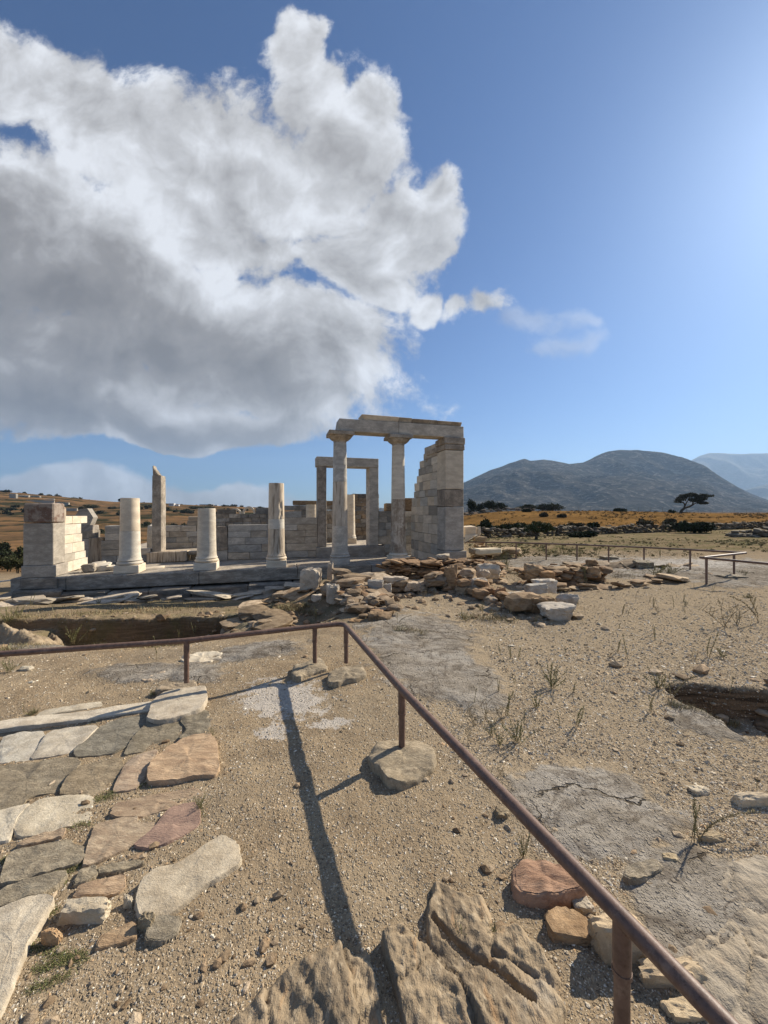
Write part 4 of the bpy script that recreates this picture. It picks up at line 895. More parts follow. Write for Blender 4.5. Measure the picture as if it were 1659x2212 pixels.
SL = [  # crop, outline, top, thickness, material, colour, label
    (c4, [(0, 838), (80, 815), (360, 786), (640, 757), (985, 706), (990, 742), (950, 775), (760, 792), (600, 818), (330, 845), (0, 885)], .085, .10, 'slab', (1.12, 1.1, 1.06), 'long narrow cream slab along the far edge of the path'),
    (c4, [(240, 803), (275, 765), (450, 735), (640, 706), (668, 716), (658, 738), (480, 768), (300, 797)], .06, .07, 'slab', (1.0, .98, .92), 'smooth cream slab lying just beyond the long narrow slab'),
    (c4, [(965, 805), (985, 730), (1010, 685), (1070, 640), (1200, 622), (1320, 612), (1332, 680), (1305, 742), (1180, 790), (1040, 820)], .17, .2, 'slab', (1.02, .98, .92), 'thick rough cream block in front of the left rail post'),
    (c4, [(0, 1000), (30, 935), (150, 912), (272, 905), (287, 938), (240, 1020), (192, 1078), (90, 1092), (0, 1102)], .055, .07, 'slab', (.95, .97, .98), 'smooth pale bluish slab cut by the left frame edge, above the big grey slab'),
    (c4, [(205, 1070), (250, 1000), (292, 940), (335, 900), (470, 882), (610, 868), (628, 878), (540, 965), (470, 1028), (330, 1055)], .06, .07, 'slab', (1.0, .99, .96), 'smooth pale slab between bluish slab and dark grey slab'),
    (c4, [(488, 1040), (540, 965), (610, 902), (725, 832), (850, 808), (935, 792), (985, 815), (910, 900), (830, 985), (740, 1035), (600, 1048), (520, 1058)], .04, .06, 'schist', (.78, .80, .80), 'large dark grey slab beside the smooth pale slab'),
    (c4, [(812, 1045), (850, 970), (905, 900), (965, 850), (1080, 820), (1160, 812), (1215, 880), (1190, 930), (1130, 985), (980, 1010)], .045, .06, 'schist', (.82, .80, .74), 'grey crinkled slab beside the large dark grey slab'),
    (c4, [(1170, 828), (1240, 790), (1345, 760), (1362, 850), (1345, 908), (1240, 930), (1160, 948), (1215, 885)], .045, .06, 'schist', (.76, .75, .71), 'small dark grey slab under the thick cream block'),
    (c4, [(-90, 1140), (150, 1108), (470, 1078), (505, 1110), (450, 1200), (380, 1282), (180, 1315), (150, 1372), (-60, 1400)], .04, .06, 'schist', (1.0, .95, .86), 'wide grey brown slab at the left frame edge, mid path'),
    (c4, [(392, 1294), (440, 1210), (505, 1132), (640, 1100), (765, 1078), (795, 1120), (765, 1200), (728, 1252), (610, 1302), (480, 1305)], .035, .05, 'schist', (1.02, .93, .80), 'tan grey slab in the middle of the path, left of the narrow pink slab'),
    (c4, [(735, 1285), (780, 1180), (832, 1078), (930, 1048), (1022, 1030), (975, 1120), (932, 1200), (880, 1265)], .045, .06, 'pink', (1.02, 1.0, .98), 'narrow pinkish slab left of the orange block'),
    (c4, [(968, 1198), (975, 1130), (990, 1088), (1100, 1000), (1222, 934), (1345, 930), (1392, 965), (1408, 1120), (1390, 1165), (1280, 1170), (1150, 1190), (1040, 1204)], .13, .16, 'pink', (1.15, 1.05, .92), 'thick orange striped block on the path edge'),
    (c5, [(672, 128), (690, 62), (850, 25), (1040, -8), (1160, -22), (1205, 18), (1150, 58), (1000, 92), (840, 135), (740, 140)], .05, .07, 'pink', (.92, .88, .82), 'brownish slab above the purple stained slab'),
    (c5, [(500, 428), (530, 300), (570, 185), (700, 150), (805, 135), (812, 178), (935, 178), (880, 240), (790, 300), (700, 345), (590, 398)], .055, .08, 'pink', (.98, .98, .94), 'pale pink slab joined to the purple stained slab'),
    (c5, [(800, 300), (885, 240), (940, 175), (1010, 92), (1140, 52), (1178, 108), (1170, 185), (1080, 240), (985, 290), (880, 318)], .062, .08, 'purple', (1.12, 1.12, 1.08), 'dark purple stained slab at the path edge'),
    (c5, [(105, 232), (88, 190), (170, 85), (250, 45), (380, 18), (520, 14), (556, 48), (545, 138), (470, 182), (330, 215), (200, 242), (125, 248)], .06, .08, 'slab', (1.1, 1.07, .98), 'rounded cream slab with clean pale top, mid path'),
    (c5, [(-60, 300), (-40, 120), (60, 95), (178, 68), (120, 130), (95, 165), (80, 220), (58, 272)], .05, .07, 'slab', (1.1, 1.08, 1.02), 'white slab at the left frame edge, beside the rounded cream slab'),
    (c5, [(8, 532), (30, 440), (62, 368), (105, 338), (260, 310), (412, 285), (425, 312), (502, 332), (482, 402), (390, 440), (250, 475), (110, 520)], .05, .07, 'schist', (1.12, 1.08, 1.0), 'upper of two long grey slabs below the rounded cream slab'),
    (c5, [(-40, 612), (70, 540), (220, 500), (372, 468), (385, 505), (330, 560), (250, 612), (120, 640), (-30, 668)], .05, .07, 'schist', (1.1, 1.07, 1.0), 'lower of two long grey slabs below the rounded cream slab'),
    (c5, [(438, 622), (478, 548), (600, 515), (730, 482), (738, 560), (690, 592), (610, 615)], .055, .08, 'pink', (.95, .88, .80), 'small rusty orange slab beside the lower grey slab'),
    (c5, [(-60, 720), (60, 670), (150, 640), (245, 614), (312, 640), (270, 720), (205, 828), (160, 890), (140, 960), (90, 1090), (25, 1250), (-40, 1330)], .10, .14, 'slab', (1.04, 1.01, .95), 'biggest rough cream slab in the bottom left corner'),
    (c5, [(568, 922), (585, 860), (612, 828), (720, 785), (802, 748), (808, 850), (740, 880), (650, 900)], .06, .08, 'pink', (.86, .78, .66), 'brown slab with dark front edge below the small rusty slab'),
    (c5, [(828, 650), (838, 560), (868, 500), (940, 440), (1050, 420), (1135, 368), (1220, 310), (1295, 264), (1360, 285), (1402, 318), (1412, 408), (1310, 478), (1175, 560), (1110, 620), (1020, 690), (900, 742), (850, 700)], .10, .12, 'slab', (.98, .93, .84), 'long lumpy cream slab lying apart from the paving'),
    (c5, [(858, 885), (880, 800), (905, 742), (990, 735), (1075, 742), (1045, 835), (960, 888)], .022, .04, 'schist', (1.0, .98, .94), 'small grey slab just below the long lumpy slab'),
    (c5, [(105, 312), (160, 275), (240, 248), (382, 215), (372, 268), (270, 290), (150, 318)], .03, .05, 'pink', (.95, .92, .86), 'thin pinkish sliver between cream slab and upper grey slab'),
    (c5, [(432, 545), (470, 462), (560, 430), (582, 478), (520, 530)], .03, .05, 'schist', (1.15, 1.1, 1.0), 'small square grey stone beside upper grey slab'),
    (c5, [(585, 445), (640, 420), (820, 395), (850, 425), (700, 470), (600, 480)], .02, .04, 'schist', (1.1, 1.05, .95), 'half buried strip of grey stone under pale pink slab'),
]
for i, (cf, pts, zt_, th, mt, col, lab) in enumerate(SL):
    zt_ = {.13: .042, .17: .07, .10: .032}.get(zt_, .010 + zt_ * .12)
    rgs = random.Random(900 + i)
    slab('paving_slab', lab, 'paving stone', poly(cf, *pts), zt_, th, mt, 100 + i, col, group=PG, rough=.010 if mt == 'slab' else .015, soft=.011 if mt == 'slab' else .007, tilt=(rgs.uniform(-.02, .02), rgs.uniform(-.02, .02)))
# loose stones on the ground: outlines, then boulders in boxes
LS = [
    (c8, [(858, 275), (853, 222), (890, 186), (945, 190), (1020, 212), (1092, 240), (1092, 282), (1000, 302), (905, 298)], .10, .15, 'pink', (.92, .74, .68), 'reddish flat boulder under the handrail, right of the path'),
    (c8, [(1200, 238), (1212, 208), (1310, 178), (1335, 210), (1255, 250), (1222, 250)], .06, .09, 'schist', (1.1, 1.06, 1.0), 'flat grey angular stone on the rock shelf right of the handrail'),
    (c6, [(878, 862), (895, 810), (935, 778), (1010, 752), (1095, 738), (1200, 745), (1258, 780), (1294, 832), (1284, 902), (1190, 970), (1080, 1012), (985, 992), (950, 930), (900, 905)], .10, .14, 'schist', (1.22, 1.14, 1.02), 'lumpy concrete and stone footing of the near handrail post'),
    (c6, [(628, 385), (640, 340), (690, 312), (740, 296), (838, 293), (876, 345), (800, 375), (735, 385), (690, 402), (650, 398)], .11, .15, 'schist', (1.15, 1.08, .98), 'footing stone of the corner handrail post'),
    (c6, [(405, 350), (425, 292), (500, 275), (598, 254), (640, 310), (560, 330), (490, 350), (450, 380)], .11, .15, 'schist', (1.12, 1.05, .95), 'footing stone left of the corner post, under its neighbour post'),
    (c4, [(1005, 632), (1035, 605), (1065, 594), (1180, 578), (1260, 568), (1280, 600), (1245, 622), (1120, 632), (1020, 645)], .10, .14, 'schist', (1.2, 1.1, 1.0), 'flat footing stone of the left handrail post'),
    (c4, [(1168, 440), (1180, 420), (1290, 392), (1400, 386), (1448, 400), (1440, 430), (1350, 452), (1220, 462)], .04, .06, 'slab', (1.15, 1.12, 1.05), 'rounded white slab beyond the left handrail post'),
    (c4, [(905, 568), (940, 552), (1075, 508), (1060, 540), (970, 580)], .05, .06, 'slab', (.95, .86, .78), 'small pinkish flat stone beyond the handrail'),
]
for i, (cf, pts, zt_, th, mt, col, lab) in enumerate(LS):
    slab('flat_stone', lab, 'stone', poly(cf, *pts), zt_ * .5, th, mt, 200 + i, col, rough=.026, soft=.018)
def boulder(label, x0, y0, x1, y1, Y=None, depth=.8, mat='rubble', seed=1, col=(1, 1, 1), z0=None, planes=12, boxy=.7, rz=None, tilt=(0, 0), group=None, name='boulder', cat='boulder', lev=4, sink=.03, rough=.11):
    """a stone filling the grid box x0..x1, y0..y1, standing on what is under its foot"""
    xm = (x0 + x1) / 2
    if Y is None:
        p = GG(xm, y1); Y = p[1] + .02
    w_ = (x1 - x0) / F * Y; dp = w_ * depth; zb_ = EYE + (1106 - y1) / F * Y
    h = EYE - zb_ - (y0 - 1106) / F * (Y + dp)            # seen from above the back edge of the top is highest
    if (y0 - 1106) / F < .27: h = (y1 - y0) / F * Y
    elif h < .34 * w_: h = .34 * w_; dp = max(.30 * w_, (EYE - zb_ - h) * F / max(y0 - 1106, 1) - Y) if y0 > 1106 else dp
    h = min(h, (y1 - y0) / F * Y)
    v, f = rockv(lev, (w_, dp, h + sink), seed, planes, rough, boxy, 0 if rz is None else rz, tilt)
    v = v.copy(); v[:, 2] += -v[:, 2].min() - sink; p = np.array([(xm - F) / F * (Y + dp * .3), Y + dp * .5, zb_])
    mb = MB(); mb.add(v + p, f, col); o = mb.build(name, M[mat], origin=p); smooth_by_angle(o, 28); tag(o, label, cat, group); return o
def bb(cf, x0, y0, x1, y1): return (*cf(x0, y0), *cf(x1, y1))
BO = [
    ('cream rounded boulder standing among the paving at bottom left', bb(c5, 312, 622, 656, 820), None, .55, 'slab', (1.1, 1.04, .92), 3, .9, {}),
    ('small orange wedge of stone beside the biggest corner slab', bb(c5, 240, 782, 358, 945), None, .4, 'pink', (1.15, 1.0, .78), 4, .6, {}),
    ('small whitish stone between brown slab and long lumpy slab', bb(c5, 725, 600, 790, 722), None, .6, 'slab', (1, .95, .85), 5, .5, {}),
    ('dull brown stone at the lower left of the long lumpy slab', bb(c5, 812, 700, 905, 870), None, .6, 'schist', (.95, .88, .75), 6, .6, {}),
    ('brown angular rock under the handrail, below the reddish boulder', bb(c8, 965, 322, 1118, 480), None, .7, 'rubble', (1.0, .82, .62), 7, .8, {}),
    ('grey rock wedged between brown angular rock and handrail', bb(c8, 1048, 288, 1115, 380), None, .8, 'white_rock', (.92, .88, .80), 8, .6, {}),
    ('large pale orange block under the near handrail', bb(c8, 1108, 326, 1300, 545), None, .45, 'slab', (.98, .84, .66), 9, .9, {}),
    ('pale block right of the near handrail post', bb(c8, 1250, 480, 1470, 625), None, .5, 'slab', (.96, .84, .68), 10, .9, {}),
    ('pale stone at the bottom right under the handrail', bb(c8, 1335, 608, 1475, 730), None, .6, 'slab', (1.0, .88, .70), 11, .8, {}),
    ('small round grey stone right of the handrail', bb(c8, 1318, 385, 1384, 460), None, .9, 'white_rock', (.9, .88, .82), 12, .4, {}),
    ('pointed tan stone beside the flat grey angular stone', bb(c8, 1318, 160, 1378, 218), None, .7, 'slab', (1.0, .90, .72), 13, .5, {}),
    ('white stone on the gravel left of a grey stone, right side', bb(c7, 1238, 868, 1352, 952), None, .8, 'slab', (1.1, 1.05, .95), 14, .5, {}),
    ('larger pale rock cut by the right frame edge', bb(c7, 1480, 908, 1700, 1022), None, .7, 'slab', (1.08, 1.0, .88), 15, .7, {}),
    ('small smooth grey stone between the two pale rocks', bb(c7, 1332, 852, 1388, 888), None, .8, 'white_rock', (1.05, 1.05, 1.05), 16, .3, {}),
    ('pale flat stone beneath the arching dry stalk', bb(c7, 1285, 1140, 1445, 1215), None, .7, 'slab', (1.0, .90, .72), 17, .6, {}),
    ('tan stone at the foot of the arching dry stalk', bb(c7, 1072, 1235, 1185, 1335), None, .5, 'slab', (1.0, .9, .7), 18, .6, {}),
    ('rough brown stone half buried by the rail, near the footing', bb(c7, 160, 985, 262, 1090), None, .7, 'schist', (1.05, .95, .8), 19, .5, {}),
    ('white pebble on the gravel beside the bedrock sheet', bb(c7, 700, 800, 738, 828), None, .8, 'slab', (1.2, 1.2, 1.2), 20, .3, {}),
    ('small white chunk in front of the left rock ledge', bb(c4, 120, 470, 200, 520), None, .8, 'slab', (1.1, 1.1, 1.05), 21, .5, {}),
    ('tiny whitish stone left of centre, beyond the cream slabs', bb(c4, 175, 570, 218, 598), None, .8, 'slab', (1.1, 1.1, 1.05), 22, .5, {}),
    # the ruin in the middle
    ('big white upright boulder in front of the platform', bb(cE, 245, 220, 442, 462), 8.6, .7, 'white_rock', (1.08, 1.02, .92), 31, .8, {}),
    ('thin upright slab standing against the platform', bb(cE, 495, 168, 553, 322), 8.9, .5, 'white_rock', (1.05, .98, .88), 32, 1.0, {}),
    ('smooth grey squared block in the wall facing the camera', bb(cE, 858, 328, 1008, 458), 7.55, .6, 'marble_grey', (.92, .92, .92), 33, 1.0, {}),
    ('small grey squared block right of the bigger squared block', bb(cE, 1005, 358, 1080, 440), 7.6, .7, 'marble_grey', (.9, .9, .9), 34, 1.0, {}),
    ('tall pale wedge stone on the left side of the ruin', bb(cE, 478, 366, 605, 535), 7.5, .6, 'white_rock', (1.02, .98, .9), 35, .7, {}),
    ('white lump fallen at the left foot of the ruin', bb(cE, 352, 458, 450, 512), 7.7, .8, 'white_rock', (1.2, 1.16, 1.1), 36, .6, {}),
    ('brown stone with flat top at the near end of the ruined wall', bb(cE, 678, 660, 848, 790), 5.75, .8, 'rubble', (.92, .74, .54), 37, .9, {}),
    ('dark low block at the near right end of the ruined wall', bb(cE, 848, 632, 1092, 770), 5.75, .7, 'rubble', (.78, .66, .52), 38, .8, {}),
    ('brown humped stone left of the smooth squared block', bb(cE, 745, 386, 872, 458), 7.4, .8, 'rubble', (1.0, .78, .56), 39, .6, {}),
    ('long pale slab laid on top of the ruined cross wall', bb(cE, 992, 300, 1235, 358), 7.95, .5, 'white_rock', (1.06, .98, .88), 40, .8, {}),
    ('flat tan slab overhanging a dark hollow', bb(cE, 1185, 350, 1345, 425), 7.75, .9, 'white_rock', (1.02, .90, .76), 41, .7, {}),
    ('tall brown upright rock in the middle of the ruins', bb(cF, 358, 175, 482, 395), 8.0, .8, 'rubble', (.92, .76, .58), 42, .8, {}),
    ('rough white block at the near right end of the stone row', bb(cF, 1175, 512, 1482, 640), 5.75, .7, 'white_rock', (1.0, .97, .92), 43, .7, {}),
    ('rounded grey boulder behind the rough white block', bb(cF, 1310, 424, 1485, 542), 6.5, .7, 'white_rock', (.88, .87, .85), 44, .5, {}),
    ('brown cracked rock left of the rough white block', bb(cF, 1062, 445, 1302, 585), 6.15, .6, 'rubble', (.80, .66, .50), 45, .8, {}),
    ('slanting white block in the stone row', bb(cF, 585, 288, 750, 425), 7.7, .6, 'white_rock', (1.05, 1.0, .92), 46, .8, {}),
    ('broad white slab on top of the ruins', bb(cF, 640, 165, 836, 296), 8.5, .7, 'white_rock', (1.08, 1.02, .92), 47, .8, {}),
    ('flat stone lying on the dry stone terrace before the pier', bb(cF, 303, 85, 415, 122), 10.3, .8, 'white_rock', (1.0, .92, .8), 48, .6, {}),
    ('whitish speckled stone in the stone row, right of red brown one', bb(cF, 872, 412, 1065, 515), 6.9, .6, 'white_rock', (1.02, .96, .86), 49, .7, {}),
    ('red brown upright stone in the stone row', bb(cF, 785, 358, 880, 485), 7.15, .8, 'rubble', (.95, .66, .46), 50, .9, {}),
    ('dark brown stone in the stone row under the slanting block', bb(cF, 672, 368, 795, 452), 7.4, .8, 'rubble', (.80, .62, .45), 51, .8, {}),
    ('pair of small round pale stones in the stone row, lower one', bb(cF, 522, 330, 582, 395), 7.85, .8, 'white_rock', (1, .95, .86), 52, .4, {}),
    ('small round pale stone beside the tall brown upright rock', bb(cF, 486, 318, 530, 388), 7.9, .8, 'white_rock', (1, .95, .86), 53, .4, {}),
    ('rounded stones between the broad white slab and slanting block', bb(cF, 648, 215, 752, 280), 8.2, .8, 'white_rock', (.98, .9, .8), 54, .4, {}),
    ('upper of two white marble beams lying on the gravel', bb(cF, 1090, 298, 1322, 405), 7.55, .42, 'white_rock', (1.12, 1.1, 1.06), 55, 1.1, {'rz': .25, 'planes': 6}),
    ('lower grey marble beam in front of the white one', bb(cF, 1035, 335, 1235, 412), 7.3, .4, 'white_rock', (.86, .88, .88), 56, 1.1, {'rz': .28, 'planes': 6}),
    ('big tan overhanging stone at the left of the right-hand ruin', bb(cF, 1040, 172, 1198, 300), 8.7, .7, 'rubble', (1.15, .95, .72), 57, .6, {}),
    ('orange faced stone under the tan overhanging one', bb(cF, 1152, 228, 1290, 305), 8.6, .7, 'rubble', (1.1, .80, .5), 58, .8, {}),
    ('tan block at the right end of the right-hand ruin', bb(cF, 1560, 190, 1668, 282), 8.9, .8, 'rubble', (1.12, .95, .75), 59, .8, {}),
    ('dark block topping the right-hand ruin', bb(cF, 1552, 132, 1640, 195), 9.4, .8, 'rubble', (.78, .66, .5), 60, .9, {}),
    ('flat footing stone of a far rail post, right of the ruin', bb(cG, 335, 612, 470, 645), None, .7, 'schist', (.9, .86, .8), 61, .9, {}),
    ('low footing block of a far rail post, behind green tufts', bb(cG, 598, 648, 752, 715), None, .7, 'schist', (.9, .86, .8), 62, .9, {}),
    ('flat footing slab of the far corner rail post', bb(cG, 1268, 768, 1482, 798), None, .7, 'schist', (.86, .82, .76), 63, .9, {}),
]
for i, (lab, box, Y_, dp, mt, col, sd_, bx, kw) in enumerate(BO):
    boulder(lab, *box, Y=Y_, depth=dp, mat=mt, col=col, seed=sd_ * 7 + 1, boxy=bx, cat='stone' if 'boulder' not in lab else 'boulder', name='boulder' if 'boulder' in lab else 'loose_stone', **kw)

def rubble(name, label, cat, path, width, height, seed, mat='rubble', size=(.34, .22, .11), cols=((.98, .88, .76), (.84, .76, .66), (1.16, 1.1, 1.0), (.66, .58, .48), (1.3, 1.26, 1.18), (.95, .74, .56), (1.0, .97, .92)), lev=2, ragged=.5, ground=None, sink=.08, fill=1.0, parent=None):
    rg = np.random.default_rng(seed); mb = MB(); path = [np.array(p, float) for p in path]
    seg = [np.linalg.norm(b - a) for a, b in zip(path, path[1:])]; L = sum(seg); cum = np.r_[0, np.cumsum(seg)]
    hf = height if callable(height) else (lambda t: height)
    wf = width if callable(width) else (lambda t: width)
    nl = int(max(hf(t) for t in np.linspace(0, 1, 30)) / (size[2] * .86)) + 1
    for l in range(-1, nl):
        t = rg.uniform(0, size[0])
        while t < L:
            q = t / L; i = min(np.searchsorted(cum, t, 'right') - 1, len(seg) - 1); tg = (path[i + 1] - path[i]) / seg[i]; nr = np.array([-tg[1], tg[0]]); c = path[i] + tg * (t - cum[i])
            w_ = wf(q); rows = max(1, int(w_ / (size[1] * .9)))
            for r in range(rows):
                if rg.uniform() > fill: continue
                d = np.array([size[0], size[1], size[2]]) * np.clip(np.exp(rg.normal(-.12, .38)), .45, 1.7) * rg.uniform(.75, 1.3, 3); d[2] = min(d[2], size[2] * 1.9)
                o = ((r + .5) / rows - .5) * w_ + rg.uniform(-.05, .05); p2 = c + nr * o + tg * rg.uniform(-.06, .06)
                zb_ = (ZG(*p2) if ground is None else ground) ; zl = l * size[2] * .86 + rg.uniform(-.015, .015)
                if zl + d[2] * .6 > hf(q) + rg.uniform(-ragged, ragged) * size[2] * 1.4: continue
                if 0 < r < rows - 1 and zl + 2.2 * size[2] < hf(q): continue
                v, f = rockv(lev, d * (1.12, 1.12, 1.0), int(rg.integers(1, 9999)), 9, .075, .9, math.atan2(tg[1], tg[0]) + rg.normal(0, .5), (rg.normal(0, .14), rg.normal(0, .14)))
                mb.add(v + np.array([p2[0], p2[1], zb_ + zl + d[2] / 2 - sink * (l < 0)]), f, np.array(cols[rg.integers(len(cols))]) * rg.uniform(.8, 1.12))
            t += size[0] * rg.uniform(.7, 1.0)
    p = path[0]; o = mb.build(name, M[mat], origin=(p[0], p[1], ZG(*p) if ground is None else ground), parent=parent)
    if parent is None: tag(o, label, cat)
    smooth_by_angle(o, 17); return o
g2 = lambda x, y: G(x, y)[:2]
rubble('ruined_wall', 'broad flat-topped ruined wall running from the near block towards the temple', 'ruin', [(-.06, 5.95), (-.22, 6.5), (-.42, 7.2), (-.62, 8.0)], lambda t: .78 + .1 * t, lambda t: .10 + .12 * t, 301, size=(.27, .22, .085))
rubble('ruined_wall', 'ruined cross wall with flat slabs in front of the platform', 'ruin', [(-1.2, 8.35), (-.3, 8.3), (.6, 8.2), (1.4, 8.35), (1.75, 8.7)], .75, lambda t: .24 + .10 * math.sin(t * 9), 302, size=(.32, .26, .14))
rubble('ruined_wall', 'long row of mixed stones ending at the rough white block', 'ruin', [(1.62, 8.25), (1.95, 7.5), (2.25, 6.9), (2.62, 6.2)], .62, lambda t: .26 - .10 * t, 303, size=(.28, .26, .17), cols=((1.1, 1.05, .95), (.95, .80, .62), (1.2, 1.16, 1.1), (.85, .66, .48), (1.05, .98, .86)))
rubble('dry_stone_terrace', 'thin layered dry stone terrace wall below the right pier', 'terrace wall', [(.10, 10.05), (1.0, 10.25), (2.0, 10.45), (3.25, 10.75)], .7, lambda t: .46 - .08 * t, 304, size=(.27, .22, .062), cols=((.9, .7, .5), (.8, .62, .45), (1.0, .8, .6), (.68, .52, .38)))
rubble('dry_stone_terrace', 'short stepped dry stone terrace above the hollow', 'terrace wall', [(1.2, 9.0), (2.0, 9.2), (2.9, 9.6)], .6, lambda t: .22, 305, size=(.28, .22, .07), cols=((.9, .7, .5), (1.0, .85, .66), (1.12, 1.02, .88)))
rubble('ruined_wall', 'separate layered ruin out on the right, under the far rail', 'ruin', [(3.35, 9.0), (4.0, 9.15), (4.6, 9.35), (5.15, 9.7)], .75, lambda t: .34 + .10 * t, 306, size=(.34, .26, .10), cols=((.9, .7, .5), (.75, .6, .45), (1.05, .9, .7), (.7, .52, .36)))
rubble('stone_edging', 'low curving line of flat edging stones on the gravel', 'edging', [GG(*cG(-140, 880))[:2], GG(*cG(120, 880))[:2], GG(*cG(450, 862))[:2], GG(*cG(720, 822))[:2], GG(*cG(940, 805))[:2]], .22, .10, 307, size=(.42, .22, .07), cols=((1.1, .95, .75), (.9, .75, .58), (1.2, 1.1, .92)))
rubble('rock_ledge', 'broken rock ledge left of the ruins, in front of the platform', 'ledge', [(-3.1, 9.3), (-2.3, 9.0), (-1.55, 8.7)], .8, lambda t: .13, 308, size=(.46, .34, .08), cols=((1.1, 1, .85), (.9, .76, .6), (1.3, 1.22, 1.1)), mat='rubble', fill=.6)
rubble('rock_ledge', 'low dark broken rocks right of the trench', 'ledge', [(-3.0, 7.35), (-2.5, 7.0), (-2.0, 6.8), (-1.6, 6.5)], .8, lambda t: .12, 309, fill=.55, size=(.36, .28, .09), cols=((.8, .72, .6), (.65, .58, .48), (1.0, .92, .8)), mat='rubble')
rubble('stone_kerb', 'low pale foundation ledge running in front of the platform', 'ledge', [(-10.9, 9.15), (-8.6, 9.75), (-6.3, 10.45), (-4.4, 10.95), (-2.6, 11.4)], .42, lambda t: .16, 310, size=(.95, .42, .10), cols=((1.05, .98, .88), (.95, .9, .8), (1.12, 1.05, .95)), mat='white_rock', ragged=.2)
rubble('rock_ledge', 'pale flat bedrock steps behind the far rail', 'ledge', [(6.2, 12.6), (7.4, 12.3), (8.6, 12.0), (9.8, 12.2)], .5, .10, 311, size=(.7, .4, .09), cols=((1.1, 1.02, .9), (.8, .72, .6)), mat='rubble')
rubble('stone_heap', 'heap of rubble and marble pieces right of the pier', 'heap', [(3.7, 15.6), (4.4, 15.3), (5.1, 15.4)], 1.0, lambda t: .55 - .35 * t, 312, size=(.42, .32, .16), cols=((1.1, 1, .8), (1.2, 1.1, .92), (.9, .76, .55)), mat='rubble')
rubble('rock_ledge', 'flat layered ledge between terrace and right-hand ruin', 'ledge', [(3.5, 11.3), (4.6, 11.2), (5.5, 11.0)], .6, .14, 313, size=(.6, .36, .08), cols=((.9, .75, .58), (1.05, .92, .75)), mat='rubble')
# left rock ledge with pale top
def outcrop(name, label, lobes, x0, x1, y0, y1, step, H, seed, mat='bedrock', clefts=(), strata=(.5, 1.6), dirn=0., rug=.05, cells=40, plate_h=.03, slope=.12, edge=.5, asp=.5):
    gx = np.arange(x0, x1, step); gy = np.arange(y0, y1, step); X, Y = np.meshgrid(gx, gy); f = np.full(X.shape, -1.)
    wx = fbm(X, Y, 4.2, 4, seed) * .16; wy = fbm(X, Y, 4.2, 4, seed + 9) * .16
    ca, sa = math.cos(dirn), math.sin(dirn)
    for (cx, cy, rx, ry, hh) in lobes:
        d = 1 - np.sqrt(((X + wx - cx) / rx) ** 2 + ((Y + wy - cy) / ry) ** 2); f = np.maximum(f, np.where(d > 0, d, d))
    hmap = np.zeros_like(X); wsum = np.zeros_like(X) + 1e-6
    for (cx, cy, rx, ry, hh) in lobes:
        wgt = np.exp(-2.2 * (((X - cx) / rx) ** 2 + ((Y - cy) / ry) ** 2)); hmap += wgt * hh; wsum += wgt
    hmap /= wsum
    a, b = (X + wx * .9) * ca + (Y + wy * .9) * sa, -(X + wx * .9) * sa + (Y + wy * .9) * ca
    rid = fbm(a * strata[0], b * strata[1], 5.5, 5, seed + 3, .55, True) - .6
    r2 = fbm(a * strata[0], b * strata[1], 19, 4, seed + 5, .55, True) - .6
    m_ = sst(0, edge, f)
    rs = np.random.default_rng(seed); ns = cells; sx, sy = rs.uniform(x0, x1, ns), rs.uniform(y0, y1, ns); off = rs.uniform(-1, 1, ns); gxs, gys = rs.normal(0, slope, ns), rs.normal(0, slope, ns)
    Xw, Yw = X + wx * .35, Y + wy * .35; D_ = []
    for k in range(ns):
        aa, bb_ = (Xw - sx[k]) * ca + (Yw - sy[k]) * sa, -(Xw - sx[k]) * sa + (Yw - sy[k]) * ca; D_.append(np.hypot(aa * asp, bb_))
    D_ = np.array(D_); o_ = np.argsort(D_, 0)[:2]; i1 = o_[0]; d1 = np.take_along_axis(D_, o_[:1], 0)[0]; d2 = np.take_along_axis(D_, o_[1:2], 0)[0]
    plate = off[i1] * plate_h + gxs[i1] * (X - sx[i1]) + gys[i1] * (Y - sy[i1]); gapw = (x1 - x0) / ns ** .5 * .075
    plate = plate - plate_h * 1.3 * (1 - sst(0, gapw, d2 - d1)) * (fbm(X, Y, 3, 3, seed + 2) > -.06)
    Z = zg(X, Y) - .07 + m_ * (.07 + hmap * H + plate) + m_ * (rid * rug * 2.0 + r2 * rug * .8 + fbm(X, Y, 45, 3, seed + 8) * rug * .4 + fbm(X, Y, 8, 5, seed + 6, .6) * rug * 2.6)
    for (ax0, ay0, bx, by, wd, dp) in clefts:
        t = np.clip(((X - ax0) * (bx - ax0) + (Y - ay0) * (by - ay0)) / ((bx - ax0) ** 2 + (by - ay0) ** 2), 0, 1)
        dd = np.hypot(X + wx * .18 - ax0 - t * (bx - ax0), Y + wy * .18 - ay0 - t * (by - ay0)); Z -= m_ * dp * (1 - sst(wd * .4, wd, dd))
    keep = f > -.12; n1, n2 = Z.shape; i_ = (np.arange(n1 - 1)[:, None] * n2 + np.arange(n2 - 1)[None])
    kk = keep[:-1, :-1] & keep[1:, 1:] & keep[1:, :-1] & keep[:-1, 1:]; i_ = i_[kk]
    Vv = np.stack([X, Y, Z], -1).reshape(-1, 3); Fq = np.stack([i_, i_ + 1, i_ + n2 + 1, i_ + n2], -1)
    used = np.unique(Fq); rm_ = np.zeros(len(Vv), int); rm_[used] = np.arange(len(used)); Vv = Vv[used]; Fq = rm_[Fq]
    o = fast_mesh(name, Vv, Fq, M[mat], tint=np.ones((len(Fq), 3)), smooth=True, origin=((x0 + x1) / 2, (y0 + y1) / 2, 0)); tag(o, label, 'rock'); return o
def gl(x, y, z=.08): p = G(x, y, z); return p[0], p[1]
def lobe(x, y, rx, ry, h): p = gl(x, y); return (p[0], p[1], rx, ry, h)
